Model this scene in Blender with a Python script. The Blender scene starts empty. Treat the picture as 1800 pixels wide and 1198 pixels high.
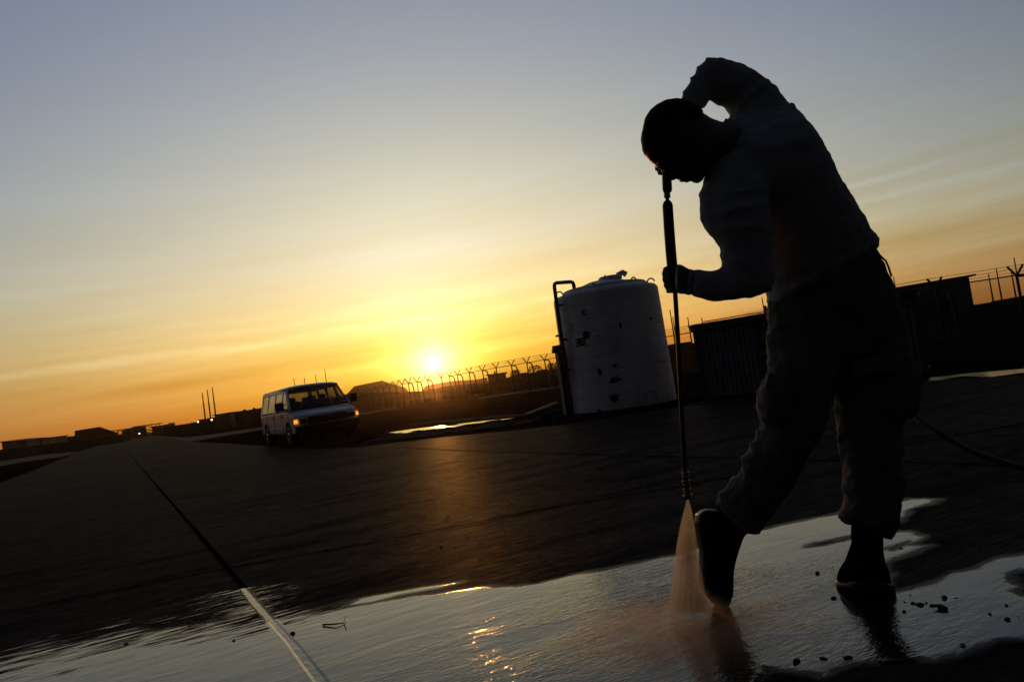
import bpy, bmesh, math, random
import numpy as np
from mathutils import Vector, Matrix, noise as mnoise
HAZE = 0.00020
random.seed(7); rng = np.random.default_rng(5)
scene = bpy.context.scene
COL = scene.collection

# ------------------------------------------------------------------ camera
FPX = 1300.0; ROLL = math.radians(8.15); PIT = math.atan(68.3/1300); CAMH = 0.86
_f = np.array([0, math.cos(PIT), math.sin(PIT)]); _u0 = np.array([0, -math.sin(PIT), math.cos(PIT)]); _x = np.array([1.0, 0, 0])
_r = math.cos(ROLL)*_x - math.sin(ROLL)*_u0; _u = math.cos(ROLL)*_u0 + math.sin(ROLL)*_x
CP = np.array([0, 0, CAMH])
cam_d = bpy.data.cameras.new('camera'); cam = bpy.data.objects.new('camera', cam_d); COL.objects.link(cam)
cam_d.sensor_width = 36; cam_d.lens = FPX/1800*36; cam_d.clip_end = 5000; cam_d.clip_start = 0.05
cam.matrix_world = Matrix(((_r[0], _u[0], -_f[0], 0), (_r[1], _u[1], -_f[1], 0), (_r[2], _u[2], -_f[2], CAMH), (0, 0, 0, 1)))
scene.camera = cam
scene.view_settings.view_transform = 'Standard'; scene.view_settings.look = 'None'
scene.view_settings.exposure = 0; scene.view_settings.gamma = 1

def pdir(px, py):
    v = _f*FPX + (px-900)*_r - (py-599)*_u
    return v/np.linalg.norm(v)
SUN = pdir(762, 640)

# ------------------------------------------------------------------ world: dusk sky (direction based)
world = bpy.data.worlds.new('World'); scene.world = world; world.use_nodes = True
nt = world.node_tree; nt.nodes.clear()
def wn(t, **k):
    n = nt.nodes.new(t)
    for a, b in k.items(): setattr(n, a, b)
    return n
def wm(op, a, b=None, c=None):
    n = wn('ShaderNodeMath', operation=op)
    for i, v in enumerate((a, b, c)):
        if v is None: continue
        if isinstance(v, (int, float)): n.inputs[i].default_value = v
        else: nt.links.new(v, n.inputs[i])
    return n.outputs[0]
tc = wn('ShaderNodeTexCoord'); nv = wn('ShaderNodeVectorMath', operation='NORMALIZE'); nt.links.new(tc.outputs['Generated'], nv.inputs[0])
sp = wn('ShaderNodeSeparateXYZ'); nt.links.new(nv.outputs[0], sp.inputs[0])
dx, dy, dz = sp.outputs
e = wm('MULTIPLY', wm('ARCSINE', wm('MAXIMUM', dz, 0.0)), 57.2958)
dt = wn('ShaderNodeVectorMath', operation='DOT_PRODUCT'); nt.links.new(nv.outputs[0], dt.inputs[0]); dt.inputs[1].default_value = tuple(SUN)
g = wm('MULTIPLY', wm('ARCCOSINE', wm('MINIMUM', dt.outputs['Value'], 0.9999999)), 57.2958)
def ex(v, k): return wm('EXPONENT', wm('MULTIPLY', v, -1.0/k))
# thin cirrus streaks: noise drawn out along the azimuth
az = wm('MULTIPLY', wm('ARCTAN2', dx, dy), 57.2958)
el2 = wm('SUBTRACT', e, wm('MULTIPLY', az, 0.055))
def streak(sa, se, off, detail):
    cb = wn('ShaderNodeCombineXYZ'); nt.links.new(wm('MULTIPLY', az, sa), cb.inputs[0]); nt.links.new(wm('MULTIPLY', el2, se), cb.inputs[1]); cb.inputs[2].default_value = off
    n = wn('ShaderNodeTexNoise'); n.inputs['Scale'].default_value = 1.0; n.inputs['Detail'].default_value = detail; n.inputs['Roughness'].default_value = 0.55
    n.inputs['Distortion'].default_value = 0.25
    nt.links.new(cb.outputs[0], n.inputs['Vector']); return wm('SUBTRACT', n.outputs[0], 0.5)
st = wm('ADD', wm('MULTIPLY', streak(0.035, 0.42, 3.3, 3.0), 1.0), wm('MULTIPLY', streak(0.07, 1.5, 8.1, 5.0), 0.55))
band = wm('MULTIPLY', ex(e, 6.5), wm('SUBTRACT', 1.0, ex(e, 1.2)))
cl = wm('MULTIPLY', wm('MULTIPLY', st, band), 1.1)
# a few long single streaks of cirrus, each wavering and breaking up along its length
el3 = wm('SUBTRACT', e, wm('MULTIPLY', az, 0.025))
wob = streak(0.11, 0.25, 5.7, 4.0); brk = wm('MULTIPLY_ADD', streak(0.09, 0.8, 12.4, 4.0), 2.2, 0.75)
for c0, w0, a0, azc, azw in ((5.75, 0.30, 0.15, -14, 26), (5.2, 0.5, 0.07, -8, 22), (3.9, 0.5, -0.13, -12, 24), (2.9, 0.35, 0.09, -2, 18), (7.0, 0.35, 0.05, 2, 18), (9.5, 0.22, 0.08, 29, 11), (8.1, 0.35, 0.11, 29, 13), (6.6, 0.4, 0.08, 27, 12), (5.0, 0.35, -0.08, 28, 12), (3.7, 0.4, 0.08, 28, 12)):
    d_ = wm('DIVIDE', wm('ADD', wm('SUBTRACT', el3, c0), wm('MULTIPLY', wob, 1.4)), w0)
    q_ = wm('DIVIDE', wm('SUBTRACT', az, azc), azw)
    gs_ = wm('EXPONENT', wm('MULTIPLY', wm('ADD', wm('MULTIPLY', d_, d_), wm('MULTIPLY', q_, q_)), -1.0))
    cl = wm('MULTIPLY_ADD', wm('MULTIPLY', gs_, brk), a0*1.7, cl)
feats = [ex(e, 4), ex(e, 12), ex(e, 30), ex(g, 6), ex(g, 15), ex(g, 40), wm('MULTIPLY', g, 1/90)]
feats += [wm('MULTIPLY', ex(e, 4), ex(g, 12)), wm('MULTIPLY', wm('EXPONENT', wm('MULTIPLY', wm('POWER', wm('ABSOLUTE', wm('DIVIDE', wm('SUBTRACT', e, 9.0), 6.0)), 2.0), -1.0)), ex(g, 16))]
CO = [[-1.4179, -0.8998, -0.2236], [-1.4873, -2.5013, -2.6629], [1.8143, 1.3447, -0.948], [0.6088, 0.7496, 1.2956], [-0.4185, 0.4009, 1.5724],
      [0.1639, 0.1407, -0.4951], [0.8523, 0.0726, -0.6922], [-2.3965, -2.5384, -2.5472], [-0.9298, -0.2206, -2.4441], [-0.2599, -0.313, 0.1843]]
CLC = (0.6, 1.0, 2.0)                      # streaks are paler than the sky round them
chan = []
hi = wm('MULTIPLY', wm('MULTIPLY', wm('MINIMUM', wm('MAXIMUM', wm('SUBTRACT', g, 38.0), 0.0), 13.0), wm('MINIMUM', wm('MAXIMUM', wm('SUBTRACT', e, 12.0), 0.0), 20.0)), -0.0015)
gl1 = wm('EXPONENT', wm('MULTIPLY', wm('POWER', wm('DIVIDE', g, 1.15), 1.1), -1.0))
gl2 = wm('EXPONENT', wm('MULTIPLY', wm('POWER', wm('DIVIDE', g, 3.4), 1.3), -1.0))
for c in range(3):
    s = wm('ADD', CO[0][c], 0.0)
    for fe, co in zip(feats, CO[1:]): s = wm('MULTIPLY_ADD', fe, co[c], s)
    s = wm('MULTIPLY_ADD', cl, CLC[c], s)
    s = wm('EXPONENT', wm('ADD', s, hi))
    s = wm('MULTIPLY_ADD', gl1, (1.9, 1.5, 0.8)[c], s)
    s = wm('MULTIPLY_ADD', gl2, (0.08, 0.07, 0.04)[c], s)
    chan.append(s)
cc = wn('ShaderNodeCombineColor')
for i in range(3): nt.links.new(chan[i], cc.inputs[i])
sky = wn('ShaderNodeTexSky', sky_type='NISHITA'); sky.sun_disc = False
sky.sun_elevation = math.asin(SUN[2]); sky.sun_rotation = math.atan2(SUN[0], SUN[1]); sky.dust_density = 2.0
nsc = wn('ShaderNodeVectorMath', operation='SCALE'); nt.links.new(sky.outputs[0], nsc.inputs[0]); nsc.inputs['Scale'].default_value = 0.002
add = wn('ShaderNodeVectorMath', operation='ADD'); nt.links.new(cc.outputs[0], add.inputs[0]); nt.links.new(nsc.outputs[0], add.inputs[1])
bg = wn('ShaderNodeBackground'); nt.links.new(add.outputs[0], bg.inputs[0]); bg.inputs[1].default_value = 1.0
wo = wn('ShaderNodeOutputWorld'); nt.links.new(bg.outputs[0], wo.inputs[0])
# ------------------------------------------------------------------ the low sun
sl = bpy.data.lights.new('sun', 'SUN'); sl.energy = 0.45; sl.angle = math.radians(1.0); sl.color = (1.0, 0.38, 0.08)
so = bpy.data.objects.new('sun', sl); COL.objects.link(so); so.rotation_euler = Vector(tuple(SUN)).to_track_quat('Z', 'Y').to_euler()

# ------------------------------------------------------------------ ground height and pixel helpers
KS = 0.0108
def gz(y):
    # the runway falls away gently from the camera and levels out past 26 m
    if y <= 0: return -KS*y*0.0
    if y < 20: return -KS*y
    if y < 28:
        t = (y-20); return -KS*(20 + t - t*t/16.0)
    return -KS*24
def ground(px, py, dz_=0.0):
    d = pdir(px, py); y = 5.0
    if d[2] >= -1e-4: d = d.copy(); d[2] = -1e-4
    for _ in range(60):
        t = (gz(y)+dz_-CAMH)/d[2]; y = 0.5*y + 0.5*d[1]*t
    t = (gz(y)+dz_-CAMH)/d[2]
    return Vector((d[0]*t, d[1]*t, CAMH + d[2]*t))
def at(px, py, Y):
    d = pdir(px, py); t = Y/d[1]
    return Vector((d[0]*t, Y, CAMH + d[2]*t))

# ------------------------------------------------------------------ materials
def mat(name, col, rough=0.7, spec=0.3, metal=0.0, var=0.0, vscale=8.0, bump=0.0, bscale=30.0, dist=0.01, stretch=None, emit=None, es=0.0, col2=None, trans=0.0, ior=1.45):
    m = bpy.data.materials.new(name); m.use_nodes = True; t = m.node_tree; b = t.nodes['Principled BSDF']
    b.inputs['Base Color'].default_value = (*col, 1); b.inputs['Roughness'].default_value = rough
    b.inputs['Specular IOR Level'].default_value = spec; b.inputs['Metallic'].default_value = metal; b.inputs['IOR'].default_value = ior
    b.inputs['Transmission Weight'].default_value = trans
    tc = t.nodes.new('ShaderNodeTexCoord'); mp = t.nodes.new('ShaderNodeMapping'); t.links.new(tc.outputs['Object'], mp.inputs[0])
    if stretch: mp.inputs['Scale'].default_value = stretch
    if var > 0:
        n = t.nodes.new('ShaderNodeTexNoise'); n.inputs['Scale'].default_value = vscale; n.inputs['Detail'].default_value = 6; t.links.new(mp.outputs[0], n.inputs['Vector'])
        r = t.nodes.new('ShaderNodeValToRGB'); r.color_ramp.elements[0].position = .32; r.color_ramp.elements[1].position = .68
        c2 = col2 or tuple(min(1, c*(1+var)) for c in col); c1 = tuple(c*(1-var) for c in col) if not col2 else col
        r.color_ramp.elements[0].color = (*c1, 1); r.color_ramp.elements[1].color = (*c2, 1)
        t.links.new(n.outputs[0], r.inputs[0]); t.links.new(r.outputs[0], b.inputs['Base Color'])
    if bump > 0:
        n2 = t.nodes.new('ShaderNodeTexNoise'); n2.inputs['Scale'].default_value = bscale; n2.inputs['Detail'].default_value = 5; t.links.new(mp.outputs[0], n2.inputs['Vector'])
        bp = t.nodes.new('ShaderNodeBump'); bp.inputs['Strength'].default_value = bump; bp.inputs['Distance'].default_value = dist
        t.links.new(n2.outputs[0], bp.inputs['Height']); t.links.new(bp.outputs[0], b.inputs['Normal'])
    if emit:
        b.inputs['Emission Color'].default_value = (*emit, 1); b.inputs['Emission Strength'].default_value = es
    return m

# ------------------------------------------------------------------ mesh helpers
class MB:
    def __init__(s): s.v = []; s.f = []
    def poly(s, pts):
        k = len(s.v); s.v += [tuple(p) for p in pts]; s.f.append(tuple(range(k, k+len(pts))))
    def box(s, c, size, rz=0.0, ax=None):
        c = Vector(c); R = Matrix.Rotation(rz, 3, 'Z') if ax is None else ax
        k = len(s.v); h = Vector(size)/2
        for i in (-1, 1):
            for j in (-1, 1):
                for l in (-1, 1): s.v.append(tuple(c + R @ Vector((i*h.x, j*h.y, l*h.z))))
        for q in ((0, 1, 3, 2), (4, 6, 7, 5), (0, 4, 5, 1), (2, 3, 7, 6), (0, 2, 6, 4), (1, 5, 7, 3)): s.f.append(tuple(k+i for i in q))
        return s
    def hexa(s, p):   # 8 points: bottom 4 (ccw) then top 4
        k = len(s.v); s.v += [tuple(q) for q in p]
        for q in ((3, 2, 1, 0), (4, 5, 6, 7), (0, 1, 5, 4), (1, 2, 6, 5), (2, 3, 7, 6), (3, 0, 4, 7)): s.f.append(tuple(k+i for i in q))
        return s
    def rings(s, rs, caps=True):
        n = len(rs[0]); k = len(s.v)
        for r in rs: s.v += [tuple(p) for p in r]
        for i in range(len(rs)-1):
            for j in range(n):
                a = k+i*n+j; b = k+i*n+(j+1) % n
                s.f.append((a, b, b+n, a+n))
        if caps:
            s.f.append(tuple(k+j for j in reversed(range(n)))); s.f.append(tuple(k+(len(rs)-1)*n+j for j in range(n)))
        return s
    def tube(s, pts, r, n=8, caps=True):
        pts = [Vector(p) for p in pts]; rr = r if isinstance(r, (list, tuple)) else [r]*len(pts)
        rs = []; up = None
        for i, p in enumerate(pts):
            t = (pts[min(i+1, len(pts)-1)] - pts[max(i-1, 0)]).normalized()
            if up is None:
                up = Vector((0, 0, 1)) if abs(t.z) < .9 else Vector((1, 0, 0))
            a = t.cross(up).normalized(); b = a.cross(t).normalized(); up = b
            rs.append([p + (a*math.cos(2*math.pi*j/n) + b*math.sin(2*math.pi*j/n))*rr[i] for j in range(n)])
        return s.rings(rs, caps)
    def lathe(s, c, prof, n=32):   # prof: (r, z)
        c = Vector(c)
        return s.rings([[c + Vector((r*math.cos(2*math.pi*j/n), r*math.sin(2*math.pi*j/n), z)) for j in range(n)] for r, z in prof])
    def prism(s, outline, h, axis='z'):
        n = len(outline); a = [Vector(p) for p in outline]; d = Vector(h)
        return s.rings([a, [p + d for p in a]])
    def ell(s, c, r, n=16, m=10, ax=None):
        c = Vector(c); rs = []
        for i in range(m+1):
            th = math.pi*(i+.02)/(m+.04); q = []
            for j in range(n):
                v = Vector((r[0]*math.sin(th)*math.cos(2*math.pi*j/n), r[1]*math.sin(th)*math.sin(2*math.pi*j/n), r[2]*math.cos(th)))
                if ax is not None: v = ax @ v
                q.append(c+v)
            rs.append(q)
        return s.rings(rs)
    def pairs(s, secs, n=20, sup=1.0, dome=True):
        # secs: (left pixel, right pixel, Y, half depth): elliptical sections whose outline passes through both pixels
        rs = []
        for k, (L, R, Y, ry) in enumerate(secs):
            YL, YR = (Y if isinstance(Y, tuple) else (Y, Y))
            a = at(L[0], L[1], YL); b = at(R[0], R[1], YR); c = (a+b)/2; h = (b-a)/2; dv = Vector((c.x, c.y, c.z-CAMH)).normalized()
            dv = (dv - h*(dv.dot(h)/max(h.dot(h), 1e-9))).normalized()*ry
            ring = []
            for j in range(n):
                th = 2*math.pi*j/n; cx, sx = math.cos(th), math.sin(th)
                if sup != 1.0: cx = math.copysign(abs(cx)**sup, cx); sx = math.copysign(abs(sx)**sup, sx)
                ring.append(c + h*cx + dv*sx)
            rs.append(ring)
        if dome:
            def capr(r0, r1):
                c0 = sum(r0, Vector())/n; c1 = sum(r1, Vector())/n; d = (c0-c1); d = d.normalized()*min(d.length, .02) if d.length > 0 else d
                return [[c0 + (p-c0)*.75 + d*.35 for p in r0], [c0 + (p-c0)*.35 + d*.5 for p in r0]]
            A = capr(rs[0], rs[1]); B = capr(rs[-1], rs[-2])
            rs = [A[1], A[0]] + rs + [B[0], B[1]]
        return s.rings(rs)
    def build(s, name, m, parent=None, smooth=False, bevel=0.0):
        me = bpy.data.meshes.new(name); me.from_pydata(s.v, [], s.f); me.validate()
        bm = bmesh.new(); bm.from_mesh(me); bmesh.ops.recalc_face_normals(bm, faces=bm.faces); bm.to_mesh(me); bm.free()
        if m: me.materials.append(m)
        o = bpy.data.objects.new(name, me); COL.objects.link(o)
        if parent:
            o.parent = parent
            if parent.name in WORLDT: o.matrix_parent_inverse = Matrix.Translation(-Vector(parent.location))
        if smooth:
            for p in me.polygons: p.use_smooth = True
        if bevel > 0:
            b = o.modifiers.new('bevel', 'BEVEL'); b.width = bevel; b.segments = 2; b.limit_method = 'ANGLE'
        return o
WORLDT = set()   # things whose parts are given in world coordinates
def tag(o, label, cat, group=None, kind=None):
    if label: o['label'] = label
    if cat: o['category'] = cat
    if group: o['group'] = group
    if kind: o['kind'] = kind
    return o
def thing(name, label, cat, loc=(0, 0, 0), rz=0.0, group=None, wc=False):
    o = bpy.data.objects.new(name, None); COL.objects.link(o); o.location = loc; o.rotation_euler = (0, 0, rz); o.empty_display_size = .1
    if wc: WORLDT.add(o.name)
    return tag(o, label, cat, group)
def copy_tree(o, parent=None):
    c = o.copy(); COL.objects.link(c); c.parent = parent
    for ch in [x for x in list(COL.objects) if x.parent == o]: copy_tree(ch, c)
    return c
def finish(o, voxel, smooth_it=2, disp=()):
    # fuse the lofted pieces of one part into a single skin, then relax it and fold it a little
    md = o.modifiers.new('fuse', 'REMESH'); md.mode = 'VOXEL'; md.voxel_size = voxel; md.use_smooth_shade = True
    sm = o.modifiers.new('relax', 'SMOOTH'); sm.factor = .5; sm.iterations = smooth_it
    for i, (size, stren, kind) in enumerate(disp):
        tx = bpy.data.textures.new('folds', kind); tx.noise_scale = size
        if kind == 'CLOUDS': tx.noise_depth = 1
        dm = o.modifiers.new('folds', 'DISPLACE'); dm.texture = tx; dm.strength = stren; dm.mid_level = .62; dm.texture_coords = 'LOCAL'
    dg = bpy.context.evaluated_depsgraph_get(); ev = o.evaluated_get(dg)
    me = bpy.data.meshes.new_from_object(ev, depsgraph=dg); ms = [m for m in o.data.materials]
    o.modifiers.clear(); o.data = me; me.materials.clear()
    for m in ms: me.materials.append(m)
    for p in me.polygons: p.use_smooth = True
    return o

# ------------------------------------------------------------------ ground sheets
J0 = ground(555, 1198); J1 = ground(222, 790); JD = Vector((J1.x-J0.x, J1.y-J0.y, 0)).normalized(); JA = math.atan2(JD.y, JD.x)
def node_concrete():
    m = bpy.data.materials.new('concrete'); m.use_nodes = True; t = m.node_tree; b = t.nodes['Principled BSDF']
    L = t.links.new; N = t.nodes.new
    tcn = N('ShaderNodeTexCoord'); mp = N('ShaderNodeMapping'); L(tcn.outputs['Object'], mp.inputs[0]); mp.inputs['Rotation'].default_value = (0, 0, -JA)
    # broom finish: fine lines across the runway
    mp2 = N('ShaderNodeMapping'); L(mp.outputs[0], mp2.inputs[0]); mp2.inputs['Scale'].default_value = (75, 3.5, 1)
    n1 = N('ShaderNodeTexNoise'); n1.inputs['Scale'].default_value = 1; n1.inputs['Detail'].default_value = 5; n1.inputs['Roughness'].default_value = .6; L(mp2.outputs[0], n1.inputs['Vector'])
    mp3 = N('ShaderNodeMapping'); L(mp.outputs[0], mp3.inputs[0]); mp3.inputs['Scale'].default_value = (3.2, .45, 1)
    n2 = N('ShaderNodeTexNoise'); n2.inputs['Scale'].default_value = 1; n2.inputs['Detail'].default_value = 7; n2.inputs['Roughness'].default_value = .62; L(mp3.outputs[0], n2.inputs['Vector'])
    n3 = N('ShaderNodeTexNoise'); n3.inputs['Scale'].default_value = 55; n3.inputs['Detail'].default_value = 3; L(tcn.outputs['Object'], n3.inputs['Vector'])
    n4 = N('ShaderNodeTexNoise'); n4.inputs['Scale'].default_value = .35; n4.inputs['Detail'].default_value = 5; L(tcn.outputs['Object'], n4.inputs['Vector'])
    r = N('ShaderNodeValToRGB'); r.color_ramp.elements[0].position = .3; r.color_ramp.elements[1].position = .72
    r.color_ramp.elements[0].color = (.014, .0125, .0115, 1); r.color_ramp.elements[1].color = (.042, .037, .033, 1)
    mix = N('ShaderNodeMath'); mix.operation = 'MULTIPLY_ADD'; L(n4.outputs[0], mix.inputs[0]); mix.inputs[1].default_value = .5; 
    ma = N('ShaderNodeMath'); ma.operation = 'MULTIPLY'; L(n2.outputs[0], ma.inputs[0]); ma.inputs[1].default_value = .5; L(ma.outputs[0], mix.inputs[2])
    L(mix.outputs[0], r.inputs[0])
    g1 = N('ShaderNodeMapRange'); g1.inputs['From Min'].default_value = .3; g1.inputs['From Max'].default_value = .7; g1.inputs['To Min'].default_value = .45; g1.inputs['To Max'].default_value = 1.6; L(n1.outputs[0], g1.inputs[0])
    vs = N('ShaderNodeVectorMath'); vs.operation = 'SCALE'; L(r.outputs[0], vs.inputs[0]); L(g1.outputs[0], vs.inputs['Scale'])
    n6 = N('ShaderNodeTexNoise'); n6.inputs['Scale'].default_value = 9; n6.inputs['Detail'].default_value = 8; n6.inputs['Roughness'].default_value = .75; L(tcn.outputs['Object'], n6.inputs['Vector'])
    g2 = N('ShaderNodeMapRange'); g2.inputs['From Min'].default_value = .35; g2.inputs['From Max'].default_value = .65; g2.inputs['To Min'].default_value = .55; g2.inputs['To Max'].default_value = 1.45; L(n6.outputs[0], g2.inputs[0])
    vs2 = N('ShaderNodeVectorMath'); vs2.operation = 'SCALE'; L(vs.outputs[0], vs2.inputs[0]); L(g2.outputs[0], vs2.inputs['Scale']); L(vs2.outputs[0], b.inputs['Base Color'])
    rr = N('ShaderNodeMapRange'); rr.inputs['From Min'].default_value = .3; rr.inputs['From Max'].default_value = .7; rr.inputs['To Min'].default_value = .44; rr.inputs['To Max'].default_value = .66
    L(n2.outputs[0], rr.inputs[0]); L(rr.outputs[0], b.inputs['Roughness']); b.inputs['Specular IOR Level'].default_value = .04; sr = N('ShaderNodeMapRange'); sr.inputs['From Min'].default_value = .42; sr.inputs['From Max'].default_value = .72; sr.inputs['To Min'].default_value = 0.0005; sr.inputs['To Max'].default_value = .006; 
    mps = N('ShaderNodeMapping'); L(mp.outputs[0], mps.inputs[0]); mps.inputs['Scale'].default_value = (55, 5.0, 1)
    ns = N('ShaderNodeTexNoise'); ns.inputs['Scale'].default_value = 1; ns.inputs['Detail'].default_value = 9; ns.inputs['Roughness'].default_value = .78; L(mps.outputs[0], ns.inputs['Vector']); L(ns.outputs[0], sr.inputs[0])
    sr.inputs['From Min'].default_value = .46; sr.inputs['From Max'].default_value = .70; sr.inputs['To Max'].default_value = .007; b.inputs['Specular Tint'].default_value = (1, .72, .55, 1)
    sm_ = N('ShaderNodeMath'); sm_.operation = 'MULTIPLY'; L(sr.outputs[0], sm_.inputs[0]); sq = N('ShaderNodeMapRange'); sq.inputs['From Min'].default_value = .4; sq.inputs['From Max'].default_value = .62; sq.inputs['To Min'].default_value = .15; sq.inputs['To Max'].default_value = 1.3; L(n2.outputs[0], sq.inputs[0]); L(sq.outputs[0], sm_.inputs[1]); L(sm_.outputs[0], b.inputs['Specular IOR Level'])
    b1 = N('ShaderNodeBump'); b1.inputs['Strength'].default_value = .9; b1.inputs['Distance'].default_value = .007; L(n1.outputs[0], b1.inputs['Height'])
    b2 = N('ShaderNodeBump'); b2.inputs['Strength'].default_value = .45; b2.inputs['Distance'].default_value = .006; L(n3.outputs[0], b2.inputs['Height']); L(b1.outputs[0], b2.inputs['Normal'])
    L(b2.outputs[0], b.inputs['Normal'])
    return m
M = dict(
    concrete=node_concrete(),
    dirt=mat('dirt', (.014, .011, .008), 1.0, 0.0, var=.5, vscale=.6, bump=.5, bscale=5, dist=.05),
    mud=mat('mud', (.02, .014, .01), .9, .1, var=.4, vscale=4, bump=.7, bscale=12, dist=.03),
    joint=mat('joint_filler', (.002, .002, .002), 1.0, 0.0, bump=.3, bscale=60),
    path=mat('pale_track', (.05, .045, .04), .9, .05, var=.3, vscale=.5, bump=.3, bscale=6),
)
YB = [0.5, 2, 20, 21, 22, 23, 24, 25, 26, 27, 28]
def sheet(name, outline, m, off=0.0, kind='structure', parent=None, cuts=()):
    bm = bmesh.new(); vs = [bm.verts.new((p[0], p[1], 0)) for p in outline]; bm.faces.new(vs)
    for y in YB:
        bmesh.ops.bisect_plane(bm, geom=bm.verts[:]+bm.edges[:]+bm.faces[:], plane_co=(0, y, 0), plane_no=(0, 1, 0))
    bmesh.ops.triangulate(bm, faces=[f for f in bm.faces if len(f.verts) > 4])
    for v in bm.verts: v.co.z = gz(v.co.y)+off
    bmesh.ops.recalc_face_normals(bm, faces=bm.faces)
    if sum(f.normal.z for f in bm.faces) < 0: bmesh.ops.reverse_faces(bm, faces=bm.faces)
    me = bpy.data.meshes.new(name); bm.to_mesh(me); bm.free(); me.materials.append(m)
    o = bpy.data.objects.new(name, me); COL.objects.link(o)
    if kind: o['kind'] = kind
    return o
def gp(pts): return [ground(x, y)[:2] for x, y in pts]
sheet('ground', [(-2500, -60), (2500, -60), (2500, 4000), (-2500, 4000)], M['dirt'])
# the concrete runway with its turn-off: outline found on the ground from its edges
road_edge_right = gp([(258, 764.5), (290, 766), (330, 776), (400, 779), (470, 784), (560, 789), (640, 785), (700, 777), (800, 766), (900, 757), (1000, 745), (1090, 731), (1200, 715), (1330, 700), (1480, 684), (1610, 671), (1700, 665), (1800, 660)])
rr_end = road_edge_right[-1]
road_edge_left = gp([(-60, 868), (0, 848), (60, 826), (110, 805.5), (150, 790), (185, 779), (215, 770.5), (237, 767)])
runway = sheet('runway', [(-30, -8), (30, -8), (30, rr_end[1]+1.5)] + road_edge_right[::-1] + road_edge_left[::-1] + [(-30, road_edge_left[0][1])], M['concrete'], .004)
# side tracks
sheet('taxiway', gp([(290, 766), (325, 768.5), (380, 762), (458, 751), (468, 748), (468, 751.5), (458, 755), (400, 765), (345, 774), (330, 776)]), M['path'], .008)
sheet('access_road', gp([(-60, 835), (0, 819), (50, 810), (105, 803), (115, 800.5), (140, 794), (120, 794.5), (60, 800.5), (0, 810.5), (-60, 822)]), M['path'], .008)
sheet('track', gp([(600, 729.5), (645, 724.5), (696, 716), (696, 717.4), (645, 727), (600, 732.5)]), M['path'], .012)
sheet('track', gp([(840, 699.5), (880, 692), (950, 683), (985, 678), (985, 681), (950, 686), (882, 695), (842, 701.5)]), M['path'], .012)
sheet('track', gp([(1600, 584), (1640, 579), (1700, 573), (1760, 564), (1830, 554), (1830, 557.5), (1760, 568.5), (1700, 577), (1640, 583), (1600, 588)]), M['path'], .012)

def strip(name, pix, w, off=.008, jag=0.0, m=None):
    ps = []
    for (a, b) in zip(pix[:-1], pix[1:]):
        for k in range(12): ps.append(ground(a[0]+(b[0]-a[0])*k/12, a[1]+(b[1]-a[1])*k/12))
    ps.append(ground(*pix[-1]))
    L_, R_ = [], []
    for i, p in enumerate(ps):
        t = (ps[min(i+1, len(ps)-1)]-ps[max(i-1, 0)]); t.z = 0; t.normalize(); nrm = Vector((-t.y, t.x, 0))
        wl = w/2*(1+random.uniform(-jag, jag)); wr = w/2*(1+random.uniform(-jag, jag))
        L_.append(p+nrm*wl); R_.append(p-nrm*wr)
    mb = MB()
    for i in range(len(ps)-1):
        q = [L_[i], R_[i], R_[i+1], L_[i+1]]; mb.poly([Vector((v.x, v.y, gz(v.y)+off)) for v in q])
    o = mb.build(name, m or M['joint']); o['kind'] = 'structure'; return o
strip('expansion_joint', [(640, 1300), (555, 1198), (410, 1010), (330, 917), (268, 845), (222, 790)], .030, jag=.25)
strip('expansion_joint', [(-60, 1090), (0, 1079), (408, 998), (700, 946), (928, 901), (1180, 858), (1590, 783), (1800, 745)], .022, jag=.5)
strip('expansion_joint', [(700, 787), (860, 794), (1240, 805), (1580, 813), (1800, 821)], .022, jag=.5)

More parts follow.
